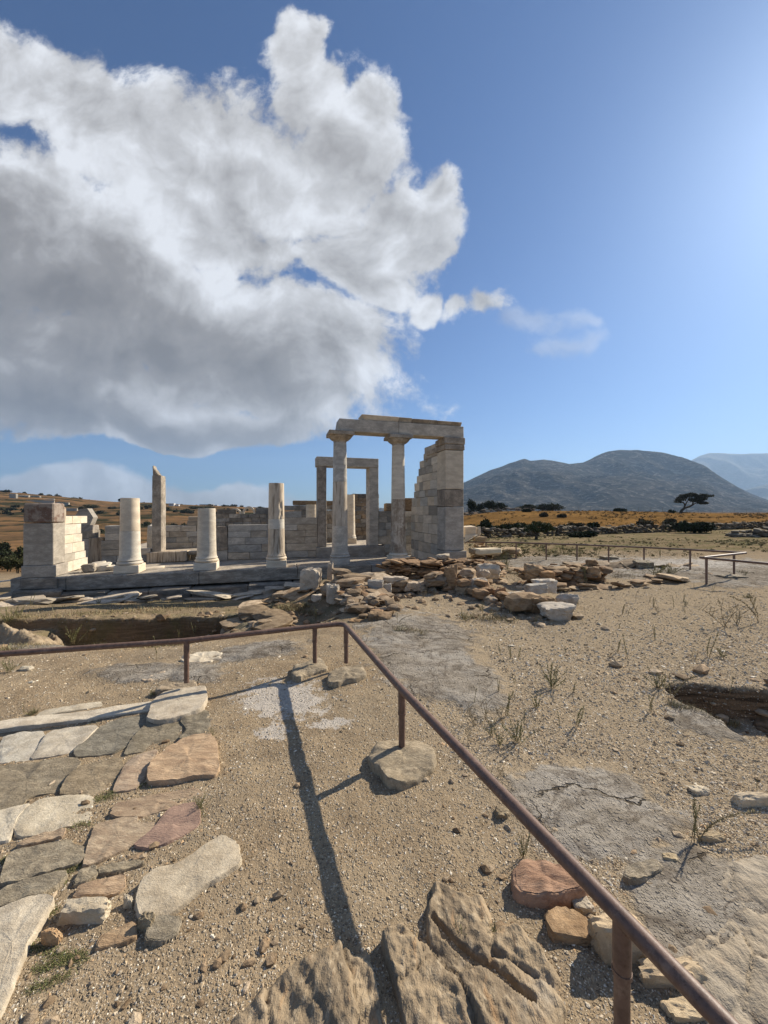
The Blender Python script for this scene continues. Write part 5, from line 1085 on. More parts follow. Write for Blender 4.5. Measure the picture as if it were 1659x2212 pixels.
A_, B_ = gl(795, 1950), gl(875, 2230, .12); C_, D_ = gl(960, 1985), gl(1150, 2110, .1); E1, E2 = gl(940, 1950), gl(1010, 2010, .1)
outcrop('rock_outcrop', 'rugged brown bedrock outcrop split by a deep cleft, bottom centre', [lobe(690, 2170, .25, .28, 1.0), lobe(600, 2300, .25, .34, .8), lobe(800, 2150, .2, .25, .9), lobe(860, 2070, .20, .22, 1.0), lobe(960, 2130, .26, .28, 1.0), lobe(1090, 2060, .24, .24, .8), lobe(1000, 1950, .15, .15, .4), lobe(1100, 2200, .26, .28, .9), lobe(860, 2500, .6, .38, 1.0), lobe(1150, 2130, .18, .18, .8)],
    -.72, .76, .45, 2.0, .0065, .042, 401, clefts=[(*A_, *B_, .035, .14), (*C_, *D_, .022, .05), (*E1, *E2, .02, .04)], strata=(.6, 1.7), dirn=R(122), rug=.018, cells=40, plate_h=.008, slope=.06, edge=.34, asp=.72)
outcrop('rock_outcrop', 'brown crumbling rock ledge with pale top at the left frame edge', [(-6.0, 5.9, .9, .5, 1.1), (-5.3, 5.75, .55, .45, .9), (-6.9, 6.1, .8, .6, 1.2)], -7.8, -4.4, 5.0, 6.9, .022, .24, 402, strata=(1, 1.8), rug=.05, cells=34, plate_h=.07)
outcrop('rock_outcrop', 'low weathered rock shelf right of the near handrail, bottom right', [(1.35, 1.25, .5, .45, .6), (1.75, 1.5, .5, .5, .7), (1.15, .95, .4, .3, .6)], .72, 2.3, .5, 2.05, .010, .035, 403, mat='rock_sheet', strata=(.6, 1.6), dirn=R(40), rug=.010, cells=22, plate_h=.010, slope=.04)

# pieces right of the pier
def mblock(label, x0, y0, x1, y1, Y, dp, col, mat='marble', c=.03, rzz=.1):
    w_ = (x1 - x0) / F * Y; a = AT(x0, y1, Y); h = (y1 - y0) / F * Y; v, f = cbox((0, 0, 0), (w_, dp, h), c, .03, rng)
    ca, sa = math.cos(rzz), math.sin(rzz); v = np.c_[v[:, 0] * ca - v[:, 1] * sa, v[:, 0] * sa + v[:, 1] * ca, v[:, 2]]; m_ = MB(); m_.add(v + a, f, col); o = m_.build('marble_block', M[mat]); tag(o, label, 'block'); return o
mblock('pale marble block standing on the heap right of the pier', *bb(cA, 120, 645, 285, 790), 15.4, .6, (.95, .9, .85))
mblock('squared rubble block on the right end of the heap', *bb(cA, 262, 782, 430, 852), 15.0, .5, (.95, .85, .68), 'rubble')
mblock('long cream marble beam with a notch, lying right of the pier', *bb(cA, 310, 955, 680, 1042), 12.7, .5, (1.05, 1.0, .86), 'marble', .04, .25)
mblock('low cream stone beside the notched beam and pier', *bb(cA, 240, 955, 325, 1035), 12.9, .5, (.95, .88, .74), 'rubble', .03, .1)
pv = np.array([AT(*cA(118, 866), 15.05), AT(*cA(300, 762), 15.05), AT(*cA(290, 748), 15.35), AT(*cA(118, 752), 15.4)]); pv = np.vstack([pv, pv + np.array([.03, .12, -.06])])
m_ = MB(); m_.add(pv, orient(pv, [(0, 1, 2, 3), (4, 5, 6, 7), (0, 1, 5, 4), (1, 2, 6, 5), (2, 3, 7, 6), (3, 0, 4, 7)], pv.mean(0)), (.8, .82, .82)); tag(m_.build('marble_slab', M['marble_grey']), 'grey triangular marble slab leaning on the heap right of the pier', 'slab')
boulder('rounded marble lump topping the heap right of the pier', *bb(cA, 285, 640, 345, 780), Y=15.5, depth=.8, mat='white_rock', seed=9, col=(1.1, 1.05, .95), boxy=.4)

# ------------------------------------------------------------------ handrails
def rail_point(x, y, drop=1.2):
    Y = drop * F / (y - 1106.); return np.array([(x - F) / F * Y, Y, EYE - drop])
def bend(pts, r=.10, n=6):
    out = [pts[0]]
    for a, b, c in zip(pts, pts[1:], pts[2:]):
        u0 = (a - b) / np.linalg.norm(a - b); u1 = (c - b) / np.linalg.norm(c - b); p0, p1 = b + u0 * r, b + u1 * r
        for t in np.linspace(0, 1, n): out.append((1 - t) ** 2 * p0 + 2 * t * (1 - t) * b + t * t * p1)
    return out + [pts[-1]]
def handrail(label, rails, posts, r=.0255):
    h = thing('handrail', (posts[0][0], posts[0][1], 0), label, 'handrail')
    for pts in rails:
        m_ = MB(); v, f = tube(bend(pts), r, 16); m_.add(v, f); smooth_by_angle(m_.build('rail', M['metal'], h), 50)
    for (x, y, z0, z1) in posts:
        m_ = MB(); v, f = tube([(x, y, z0), (x, y, z1)], r * .86, 14); m_.add(v, f); v, f = tube([(x, y, z1 - .16), (x, y, z1)], r * .98, 14); m_.add(v, f); v, f = tube([(x, y, z1 - .166), (x, y, z1 - .152)], r * 1.06, 14); m_.add(v, f); smooth_by_angle(m_.build('post', M['metal'], h), 50)
    return h
corner = rail_point(742, 1347)
a = rail_point(868, 1490); n1_ = rail_point(1343.5, 1982); n2_ = rail_point(1549.8, 2195.7); end = n2_ + (n2_ - n1_) * 1.6; dirv = a - corner
L1 = rail_point(0, 1413); L0 = L1 + (L1 - rail_point(403, 1384)) * 1.6
P1, P2, P4 = rail_point(403, 1384), rail_point(680, 1353), a
near = n1_
p3 = corner + dirv * .07
pst = [(P1[0], P1[1], .06, .45), (P2[0], P2[1], .07, .45), (p3[0], p3[1], .07, .45), (P4[0], P4[1], .06, .45), (near[0], near[1], -.1, .45), (L0[0] + .3, L0[1] - .1, -.1, .45)]
handrail('brown tubular handrail bending round the near path', [[L0, L1, P1, P2, corner, a, n1_, end]], pst)
fr_ = [rail_point(*cG(*q), drop=d_) for q, d_ in (((-900, 492), 1.18), ((-350, 500), 1.18), ((135, 516), 1.18), ((388, 526), 1.18), ((670, 538), 1.18), ((1038, 556), 1.12), ((1390, 576), 1.08), ((1482, 582), 1.07))]
fp = [rail_point(*cG(*q), drop=d_) for q, d_ in (((-590, 497), 1.18), ((-350, 500), 1.18), ((-110, 508), 1.18), ((135, 516), 1.18), ((388, 526), 1.18), ((670, 538), 1.18), ((1038, 556), 1.12), ((1388, 580), 1.07))]
fq = [rail_point(*cG(*q), drop=1.07) for q in ((1482, 582), (1150, 618))]
s0_ = rail_point(*cG(1115, 618), drop=1.07); s1_ = rail_point(*cG(1659, 668), drop=1.09); s2_ = s1_ + (s1_ - s0_) * 1.3; sp_ = rail_point(*cG(1168, 622), drop=1.07)
handrail('thin brown handrail of the far path, meeting at a corner on the right', [fr_, fq, [s0_, s1_, s2_]], [(p[0], p[1], ZG(p[0], p[1]) - .05, p[2]) for p in fp] + [(sp_[0], sp_[1], -.1, sp_[2]), (s2_[0], s2_[1], -.1, s2_[2])], .028)

# ------------------------------------------------------------------ broken stone lying about the ruins
rg = np.random.default_rng(77); DV, DF, DC, nn_ = [], [], [], 0
iv, if_ = ico(1); if_ = np.array(if_)
def debris(n, cx, cy, sx, sy, lo, hi, cols):
    global nn_
    for k in range(n):
        x, y = rg.normal(cx, sx), rg.normal(cy, sy); s_ = lo * (hi / lo) ** (rg.uniform() ** 2.2)
        v = iv * rg.uniform(.7, 1.25, (len(iv), 1)) * np.array([1, rg.uniform(.5, .9), rg.uniform(.3, .65)]) * s_; t = rg.uniform(0, 6.28); c_, q_ = math.cos(t), math.sin(t)
        v = np.c_[v[:, 0] * c_ - v[:, 1] * q_, v[:, 0] * q_ + v[:, 1] * c_, v[:, 2]] + np.array([x, y, ZG(x, y) + s_ * .12]); DV.append(v); DF.append(if_ + nn_); nn_ += len(v); DC.append(np.repeat((np.array(cols[rg.integers(len(cols))]) * rg.uniform(.8, 1.15))[None], len(if_), 0))
rc = [(.92, .80, .66), (.78, .68, .56), (1.12, 1.05, .95), (.62, .53, .43), (1.2, 1.15, 1.05)]
for q in [(150, -.4, 7.2, .55, .9), (140, .9, 8.2, .9, .5), (140, 2.2, 7.2, .5, .9), (120, 4.2, 9.1, 1.0, .5), (110, -2.4, 7.8, .8, .9), (90, -5.6, 5.6, 1.0, .4), (120, 6.0, 11.0, 2.2, .9), (90, 4.6, 12.5, 1.0, 1.5), (70, -4.5, 7.0, 1.2, .3), (60, 3.3, 3.5, .5, .25)]: debris(q[0], q[1], q[2], q[3], q[4], .02, .13, rc)
for q in [(60, 1.15, 1.6, .3, .3), (40, .55, 2.0, .2, .4), (60, -.55, 1.5, .25, .2), (70, 2.0, 2.3, .6, .4), (70, -1.7, 2.2, .5, .5), (50, -1.3, 1.5, .3, .25)]: debris(q[0], q[1], q[2], q[3], q[4], .008, .035, rc)
o = fast_mesh('stone_debris', np.concatenate(DV), np.concatenate(DF), M['rubble'], tint=np.concatenate(DC)); tag(o, kind='stuff')
# ------------------------------------------------------------------ gravel
rg = np.random.default_rng(5)
NP = 420000
px_ = rg.uniform(-350, 2050, NP); py_ = 1106 + 1200 * rg.uniform(.085, 1, NP) ** 1.05
gY = EYE * F / (py_ - 1106); gX = (px_ - F) / F * gY
gr_ = sst(830, 1000, px_ - np.clip(py_ - 1500, 0, None) * .9 + 60 + 60 * fbm(gX, gY, 2, 3, 92))
den = (.20 + fbm(gX, gY, 1.3, 4, 91) * .5) * (1 - gr_) + (.85 + fbm(gX, gY, 1.6, 4, 93) * 1.1) * gr_
rk2 = np.zeros(NP)
for q in ROCKS: rk2 = np.maximum(rk2, ell(px_, py_, *q))
ok = (rg.uniform(0, 1, NP) < den * (1 - .9 * sst(.25, .7, rk2 + .5 * fbm(gX, gY, 3, 4, 94)))) & (gY < 13); gX, gY, gr_ = gX[ok], gY[ok], gr_[ok]
sz = np.exp(rg.normal(0, .42, len(gX))) * (.0033 * (1 - gr_) + .0040 * gr_) * np.clip(gY / 2.2, .75, 2.0); gZ = zg(gX, gY) + sz * .06
octv = np.array([(1, 0, 0), (-1, 0, 0), (0, 1, 0), (0, -1, 0), (0, 0, 1), (0, 0, -1)], float); octf = np.array([(0, 2, 4), (2, 1, 4), (1, 3, 4), (3, 0, 4), (2, 0, 5), (1, 2, 5), (3, 1, 5), (0, 3, 5)])
n_ = len(gX); th = rg.uniform(0, 6.28, n_); vv = octv[None] * rg.uniform(.6, 1.35, (n_, 6, 1)) * np.stack([np.ones(n_) * 1.2, rg.uniform(.6, 1, n_), rg.uniform(.4, .7, n_)], -1)[:, None]
vv = vv + rg.uniform(-.22, .22, (n_, 6, 3)); vx = vv[..., 0] * np.cos(th)[:, None] - vv[..., 1] * np.sin(th)[:, None]; vy = vv[..., 0] * np.sin(th)[:, None] + vv[..., 1] * np.cos(th)[:, None]
vv = np.stack([vx, vy, vv[..., 2]], -1) * sz[:, None, None] + np.stack([gX, gY, gZ], -1)[:, None]
pal = np.array([(.37, .285, .18), (.27, .21, .135), (.46, .38, .27), (.60, .54, .43), (.18, .135, .09), (.33, .295, .24), (.40, .27, .15)]); ct = pal[rg.choice(7, n_, p=[.30, .15, .24, .10, .03, .12, .06])] * 1.36 * rg.uniform(.85, 1.15, (n_, 1))
gv = fast_mesh('gravel', vv.reshape(-1, 3), (octf[None] + (np.arange(n_) * 6)[:, None, None]).reshape(-1, 3), M['pebble'], tint=np.repeat(ct, 8, 0)); tag(gv, kind='stuff')
# ------------------------------------------------------------------ weeds and grass
def leafquad(V, Fc, C, p, d, up, ln, wd, col):
    d = d / (np.linalg.norm(d) + 1e-9); s_ = np.cross(d, up); s_ = s_ / (np.linalg.norm(s_) + 1e-9) * wd
    n = len(V); V += [p - s_ * .4, p + s_ * .4, p + d * ln * .55 + s_, p + d * ln, p + d * ln * .55 - s_]; Fc.append((n, n + 1, n + 2, n + 3, n + 4)); C.append(col)
def weed_mesh(kind, seed):
    rg = np.random.default_rng(seed); mb = MB(); V, Fc, C = [], [], []
    br = np.array((.25, .19, .10)); gr = np.array((.20, .20, .085)); st = np.array((.42, .33, .19))
    def stem(p, d, L, r, cur, leaves, lc, leaf=(.016, .0022)):
        p = np.array(p, float); d = np.array(d, float); pts = [p.copy()]; n = 9
        for i in range(n):
            d = d + np.array(cur) / n + rg.normal(0, .05, 3); d /= np.linalg.norm(d); p = p + d * L / n; pts.append(p.copy())
        v, f = tube(pts, r, 4, r * .35, False); mb.add(v, f, br * rg.uniform(.8, 1.2))
        for k in range(leaves):
            t = rg.uniform(.18, 1) * n; i = min(int(t), n - 1); q = pts[i] + (pts[i + 1] - pts[i]) * (t - i); dd = rg.normal(0, 1, 3) + (pts[i + 1] - pts[i]) / L * n * 1.1
            leafquad(V, Fc, C, q, dd, rg.normal(0, 1, 3), leaf[0] * rg.uniform(.6, 1.5), leaf[1] * rg.uniform(.8, 1.5), lc * rg.uniform(.75, 1.3))
        return pts
    if kind == 'spike':
        for k in range(int(rg.integers(1, 4))):
            stem((rg.normal(0, .02), rg.normal(0, .02), 0), (rg.normal(0, .12), rg.normal(0, .12), 1), rg.uniform(.6, 1.0), .009, (rg.normal(0, .15), 0, .1), 150, gr * .9 + br * .2, (.042, .006))
    elif kind == 'curved':
        stem((0, 0, 0), (.15, 0, 1), 1.25, .008, (1.5, .2, -1.0), 190, br * .9 + gr * .25, (.045, .006)); stem((.02, 0, 0), (-.05, .1, 1), .8, .007, (.3, 0, 0), 130, br * .9 + gr * .3, (.04, .006))
    elif kind == 'twig':
        for k in range(4):
            pts = stem((rg.normal(0, .02), rg.normal(0, .02), 0), (rg.normal(.25, .3), rg.normal(0, .3), .8), rg.uniform(.6, 1.0), .009, (rg.normal(.2, .5), rg.normal(0, .3), .2), 20, br, (.03, .005))
            for j in (3, 5, 6, 7): stem(pts[j], (rg.normal(0, .7), rg.normal(0, .7), .6), rg.uniform(.2, .42), .005, (0, 0, .2), 22, br * .9 + gr * .2, (.03, .005))
    elif kind == 'bushy':
        for k in range(12):
            a_ = rg.uniform(0, 6.28); sp = rg.uniform(.1, .75); stem((rg.normal(0, .06), rg.normal(0, .06), 0), (sp * math.cos(a_), sp * math.sin(a_), 1), rg.uniform(.5, 1.0), .007, (rg.normal(0, .3), rg.normal(0, .3), .1), 70, gr, (.05, .007))
    elif kind == 'tuft':
        for k in range(120):
            a_ = rg.uniform(0, 6.28); sp = rg.uniform(.1, 1.3); b0 = np.array((rg.normal(0, .16), rg.normal(0, .16), 0)); leafquad(V, Fc, C, b0, np.array((sp * math.cos(a_), sp * math.sin(a_), 1.)), rg.normal(0, 1, 3), rg.uniform(.35, 1.0), .012, (gr if rg.uniform() < .6 else st * .7) * rg.uniform(.7, 1.2))
    if V: mb.add(V, Fc, C)
    return mb
PROTO = {}
def weed(kind, x, y, hpx, label, group=None, var=0, rz=None, flat=1.0, pos=None):
    p = GG(x, y) if pos is None else np.array([pos[0], pos[1], ZG(*pos)]); h = hpx / F * p[1]
    k = (kind, var % 3)
    if k not in PROTO:
        o = weed_mesh(kind, 50 + 7 * (var % 3) + len(kind)).build('weed' if kind != 'tuft' else 'grass_tuft', M['weed'], origin=(0, 0, 0)); PROTO[k] = o
    else: o = PROTO[k].copy(); COL.objects.link(o)
    o.location = (p[0], p[1], p[2] - .01); o.scale = (h * flat, h * flat, h); o.rotation_euler = (0, 0, random.Random(x * 3 + y).uniform(0, 6.28) if rz is None else rz)
    tag(o, label, 'weed' if kind != 'tuft' else 'grass tuft', group); return o
k7 = .39585; k3 = .4167
WG = 'dry weeds on the gravel'
for i, (kind, x, y, h, lab, kw) in enumerate([
    ('spike', 255, 190, 90, 'left of two short dark stalks at the edge of the big grey rock', {}), ('spike', 295, 190, 90, 'right of two short dark stalks at the edge of the big grey rock', {}),
    ('spike', 885, 190, 150, 'tall single green stalk standing on the open gravel', {}), ('spike', 840, 155, 85, 'shorter stalk just left of the tall single green stalk', {}),
    ('twig', 790, 180, 50, 'low dry twig on the gravel left of the green stalks', {}), ('bushy', 488, 350, 165, 'bushy leaning weed with long shadow in mid gravel', {}),
    ('spike', 598, 372, 75, 'small dry sprig right of the bushy leaning weed', {}), ('spike', 275, 332, 85, 'thin sprig between dark stalks and bushy leaning weed', {}),
    ('spike', 60, 440, 110, 'thin green stalk close behind the handrail', {}), ('spike', 235, 500, 165, 'tall thin stalk among dry twigs by the handrail', {}),
    ('twig', 215, 545, 120, 'tangled dry twigs behind the handrail', {}), ('bushy', 282, 650, 170, 'tall reddish weed leaning right, lowest of the handrail clump', {}),
    ('twig', 60, 560, 140, 'pale dry bent twigs right behind the handrail', {}), ('twig', 40, 650, 100, 'pale broken stems lying at the handrail', {}),
    ('curved', 1130, 425, 190, 'arching dry stalk at the left end of the small cut', {'rz': .1}), ('spike', 1235, 430, 110, 'upright sprig in the small cut', {}),
    ('spike', 1330, 182, 160, 'crooked dark stalk above the small cut', {}), ('spike', 1600, 908, 95, 'short green sprig at the right edge by the pale rock', {}),
    ('spike', 1252, 1195, 270, 'upright dry stalk beside the arching one, lower right', {'flat': .55}), ('curved', 1275, 1195, 260, 'long arching dry stalk bending out of the right edge', {'rz': -.1, 'flat': 1.5}),
    ('bushy', 325, 1275, 175, 'green weed growing from the crack under the handrail', {'flat': .6}), ('twig', 190, 825, 110, 'dry brown weed on orange soil beside the rail', {}),
    ('twig', 600, 690, 40, 'small dark dry clump on the gravel', {}), ('twig', 1240, 470, 60, 'flattened straw in the small cut', {}), ('bushy', 150, 610, 120, 'dry bushy weed in the clump behind the handrail, left', {'flat': .7}), ('bushy', 190, 660, 110, 'dry bushy weed in the clump behind the handrail, lower', {'flat': .7}), ('spike', 330, 570, 130, 'tall stalk at the right of the clump behind the handrail', {}), ('twig', 120, 520, 130, 'dry twigs at the top of the clump behind the handrail', {}), ('twig', 270, 420, 60, 'low dry twigs above the clump behind the handrail', {}), ('twig', 90, 1100, 60, 'tiny weed on orange soil by the half buried stone', {})]):
    x_, y_ = c7(x, y); weed(kind, x_, y_, h * k7, lab, WG, i, **kw)
for i, (kind, x, y, h, lab, kw) in enumerate([
    ('spike', 905, 945, 65, 'small sprig near the rough white block', {}), ('spike', 938, 950, 40, 'tiny sprig right of the small sprig near the white block', {}), ('spike', 975, 870, 40, 'tiny sprig behind the sprigs near the white block', {}),
    ('spike', 1065, 912, 65, 'slim sprig left of the mid gravel trio', {}), ('twig', 1090, 940, 50, 'dry twiglet in the mid gravel trio', {}), ('spike', 1168, 916, 70, 'stout sprig right of the mid gravel trio', {}),
    ('spike', 1222, 880, 50, 'sprig between the stout sprig and the far rail', {}), ('spike', 1370, 830, 50, 'sprig standing by the foot of the far rail post', {}), ('spike', 1340, 860, 30, 'very small sprig left of the far rail post', {}),
    ('spike', 1585, 905, 60, 'sprig at right edge behind the leaning dry plant', {}), ('curved', 1612, 990, 190, 'tall leaning dry plant at the right edge', {'rz': 1.2}), ('twig', 1440, 1010, 150, 'sprawling branched dry weed on the right gravel', {'flat': 1.4}),
    ('twig', 1500, 1000, 120, 'second sprawling dry weed right of the branched one', {'flat': 1.4}), ('twig', 210, 965, 70, 'dry weed low on gravel below the stone row', {}), ('spike', 320, 965, 70, 'thin upright sprig below the stone row', {}),
    ('twig', 260, 975, 60, 'spreading brown stem below the stone row', {'flat': 1.6}), ('spike', 455, 1000, 60, 'dry sprig just below the rough white block', {}), ('spike', 700, 1005, 40, 'dry sprig right below the rough white block', {}),
    ('spike', 180, 940, 70, 'faint thin sprig left of the stems below the stone row', {}), ('spike', 770, 668, 75, 'tall pale stalk by the far rail post behind the right-hand ruin', {}), ('bushy', 655, 785, 70, 'green tuft in front of the right-hand ruin', {}),
    ('spike', 715, 790, 120, 'tall thin stalk in front of the right-hand ruin', {}), ('bushy', 300, 700, 90, 'straw coloured bush right of the dry stone terrace', {}), ('bushy', 275, 660, 80, 'straw bush at the end of the dry stone terrace', {}),
    ('bushy', 1090, 755, 90, 'wide green bush in the hollow before the far rail', {'flat': 1.6}), ('bushy', 1150, 740, 70, 'right half green bush in the hollow before the far rail', {'flat': 1.5}), ('tuft', 1530, 735, 26, 'low green tuft between the far rails', {'flat': 2.0}),
    ('bushy', 600, 640, 60, 'grassy clump behind the right-hand ruin', {'flat': 1.4}), ('bushy', 520, 640, 50, 'dry grassy clump left behind the right-hand ruin', {'flat': 1.4}), ('bushy', 680, 640, 50, 'dry grassy clump by the far rail footing', {'flat': 1.4}),
    ('spike', 1100, 650, 60, 'thin sprig in front of a far rail footing', {}), ('bushy', 130, 640, 70, 'dry yellow bush at the foot of the pier', {}), ('bushy', 215, 640, 60, 'yellow weed beside the notched marble beam', {}), ('tuft', 1560, 860, 30, 'dry tuft at right under the far rail', {'flat': 1.6})]):
    x_, y_ = c3(x, y); weed(kind, x_, y_, h * k3, lab, WG, i, **kw)
k4 = .3333
for i, (kind, x, y, h, lab, kw) in enumerate([
    ('spike', 580, 285, 110, 'tall green sprig at the left end of the trench', {}), ('spike', 870, 290, 95, 'green sprig in the dark trench, left of centre', {}), ('spike', 938, 300, 50, 'small green sprig in the trench', {}),
    ('spike', 1158, 290, 60, 'thin sprig in the trench, right part', {}), ('spike', 1260, 290, 110, 'tall sprig at the right end of the trench', {}), ('spike', 1010, 435, 165, 'tall weed before the rail, left of the rail post', {}),
    ('bushy', 480, 330, 130, 'straw coloured bush on the left rock ledge', {}), ('bushy', 60, 200, 130, 'dry bush on the terrace at the left edge', {}), ('bushy', 120, 170, 90, 'dry clump on the terrace left of the trench', {}),
    ('bushy', 60, 520, 110, 'straw tuft below the left rock ledge', {}), ('tuft', 215, 790, 60, 'green grass tuft behind the long cream slab', {}), ('spike', 155, 790, 90, 'green sprig behind the long cream slab', {}),
    ('spike', 440, 55, 70, 'thin stalk at the foot of the platform', {}), ('spike', 200, 90, 90, 'stalk at the foot of the left pier', {}), ('spike', 335, 60, 50, 'small stalk left of the platform stalk', {}),
    ('bushy', 520, 160, 60, 'dry plant on top of the trench bank', {}), ('bushy', 640, 75, 50, 'sprig along the pale kerb before the platform', {}), ('spike', 1125, 50, 50, 'small sprig on the right bank before the platform', {}),
    ('tuft', 1215, 760, 60, 'green tuft growing on the thick cream block', {}), ('tuft', 1000, 665, 60, 'green tuft in the shadow of the left footing stone', {}), ('bushy', 1375, 930, 70, 'green weed on the path edge right of dark slab', {}),
    ('bushy', 1300, 1400, 110, 'green weed at the tip of the purple slab', {}), ('tuft', 210, 790, 50, 'low grass tuft at the end of the smooth cream slab', {})]):
    x_, y_ = c4(x, y); weed(kind, x_, y_, h * k4, lab, WG, i, **kw)
for i, (kind, x, y, h, lab, kw) in enumerate([
    ('bushy', 1150, 800, 90, 'green weed at the near end of the ruined wall', {'flat': 1.3}), ('curved', 1130, 740, 150, 'dry stalk arching right by the ruined wall end', {'rz': .3}), ('bushy', 1350, 840, 80, 'dark dry seed head plant on the grey rock', {'flat': .5}),
    ('bushy', 600, 265, 60, 'grey green plant at the platform foot by the upright slab', {}), ('spike', 1472, 465, 80, 'sprig in the hollow under the tan slab', {}), ('spike', 1400, 465, 60, 'green sprig in the dark hollow of the ruins', {}), ('spike', 935, 425, 50, 'pale sprig before the squared block', {}), ('spike', 390, 690, 150, 'dry stalk left of the ruined wall', {})]):
    x_, y_ = cE(x, y); weed(kind, x_, y_, h * .2396, lab, WG, i, **kw)
x_, y_ = c8(690, 425); weed('bushy', x_, y_, 40, 'small green plant in a fissure of the bottom outcrop', WG, 1)
x_, y_ = c8(800, 425); weed('bushy', x_, y_, 34, 'second green plant in the outcrop fissure, to the right', WG, 2)

rgw = random.Random(4)
for i in range(46):
    x_, y_ = rgw.uniform(900, 1650), 1106 + 90 / rgw.uniform(.17, .75)
    weed(rgw.choice(['spike', 'spike', 'twig', 'spike', 'bushy']), x_, y_, rgw.uniform(.10, .26) * (y_ - 1106) / EYE * .9, 'one of many small dry sprigs scattered over the gravel right of the path', 'small dry sprigs on the gravel', i, flat=rgw.uniform(.7, 1.4))
# short grass between the paving stones and dry litter: nobody could count it
def grass(name, spots, n, ln, cols, seed, zoff=0., spread=.035):
    rg = np.random.default_rng(seed); P_ = []
    for (x0, y0, x1, y1, wt) in spots: P_ += [(x0, y0, x1, y1)] * wt
    k = rg.integers(0, len(P_), n); P_ = np.array(P_)[k]; t = rg.uniform(0, 1, (n, 1)); q = P_[:, :2] * (1 - t) + P_[:, 2:] * t + rg.normal(0, 3.2, (n, 2))
    Y = EYE * F / (q[:, 1] - 1106); X = (q[:, 0] - F) / F * Y; X = X + rg.normal(0, spread * .3, n); Z = zg(X, Y)
    for _ in range(7): Y = (EYE - Z) * F / (q[:, 1] - 1106); X = (q[:, 0] - F) / F * Y; Z = .5 * Z + .5 * zg(X, Y)
    X = X + rg.normal(0, spread * .3, n); Y = Y + rg.normal(0, spread * .3, n); Z = zg(X, Y) + zoff
    L = rg.uniform(.4, 1, n) * ln * np.clip(Y / 5, .3, 1); a_ = rg.uniform(0, 6.28, n); sp = rg.uniform(.2, 1.4, n); d = np.stack([np.cos(a_) * sp, np.sin(a_) * sp, np.ones(n)], -1); d /= np.linalg.norm(d, axis=1)[:, None]
    s_ = np.stack([-np.sin(a_), np.cos(a_), np.zeros(n)], -1) * (.0009 * np.clip(Y / 2, 1, 4))[:, None]; b0 = np.stack([X, Y, Z], -1); m = b0 + d * L[:, None] * .6; tpt = b0 + d * L[:, None]; tpt[:, 2] -= L * .12
    V = np.stack([b0 - s_, b0 + s_, m + s_ * .8, tpt, m - s_ * .8], 1); i0 = (np.arange(n) * 5)[:, None]
    Fq = np.concatenate([i0 + np.array([[0, 1, 2, 4]]), i0 + np.array([[4, 2, 3, 3]])]); Ft = np.concatenate([i0 + np.array([[0, 1, 2]]), i0 + np.array([[0, 2, 4]]), i0 + np.array([[4, 2, 3]])])
    c_ = np.array(cols)[rg.integers(0, len(cols), n)] * rg.uniform(.7, 1.25, (n, 1)); o = fast_mesh(name, V.reshape(-1, 3), Ft, M['weed'], tint=np.concatenate([c_, c_, c_])); tag(o, kind='stuff'); return o
def sg(cf, x0, y0, x1, y1, w_): return (*cf(x0, y0), *cf(x1, y1), w_)
GRN = [(.12, .15, .045), (.16, .18, .06), (.20, .19, .08), (.30, .24, .12)]
grass('grass', [sg(c4, 910, 1255, 1395, 1165, 9), sg(c5, 130, 900, 500, 1010, 14), sg(c5, 200, 1060, 500, 960, 12), sg(c5, 160, 1180, 420, 1080, 7), sg(c5, 400, 200, 545, 190, 4), sg(c5, 560, 50, 690, 20, 3), sg(c5, 370, 440, 500, 420, 4), sg(c5, 360, 480, 470, 450, 3), sg(c5, 0, 420, 50, 400, 2), sg(c5, 1165, 60, 1200, 150, 2),
    sg(c4, 620, 1350, 740, 1290, 3), sg(c4, 380, 1270, 500, 1130, 2), sg(c4, 560, 850, 800, 780, 1), sg(c5, 290, 740, 330, 690, 2), sg(c5, 260, 580, 420, 520, 2), sg(c8, 660, 400, 700, 430, 2)], 7500, .034, GRN, 71)
grass('dry_grass', [sg(c4, 30, 200, 1300, 90, 2), sg(c4, 20, 140, 1380, 60, 2), sg(c4, 60, 170, 1340, 120, 2), sg(c4, 700, 150, 1340, 90, 2), sg(cE, 10, 590, 330, 560, 4), sg(c4, 0, 380, 420, 330, 4), sg(c4, 600, 360, 1200, 330, 4), sg(c7, 1120, 440, 1500, 560, 4), sg(c3, 260, 620, 760, 640, 6), sg(c3, 250, 700, 420, 760, 3), sg(c3, 850, 750, 1200, 720, 5), sg(c3, 60, 960, 360, 980, 2), sg(cE, 1100, 780, 1400, 830, 2), sg(cE, 0, 560, 400, 640, 3), sg(c3, 900, 620, 1300, 640, 4), sg(c3, 800, 580, 1500, 570, 7), sg(c3, 860, 555, 1659, 575, 7)], 15000, .11, [(.36, .33, .18), (.34, .26, .13), (.27, .215, .11), (.24, .17, .09)], 72)

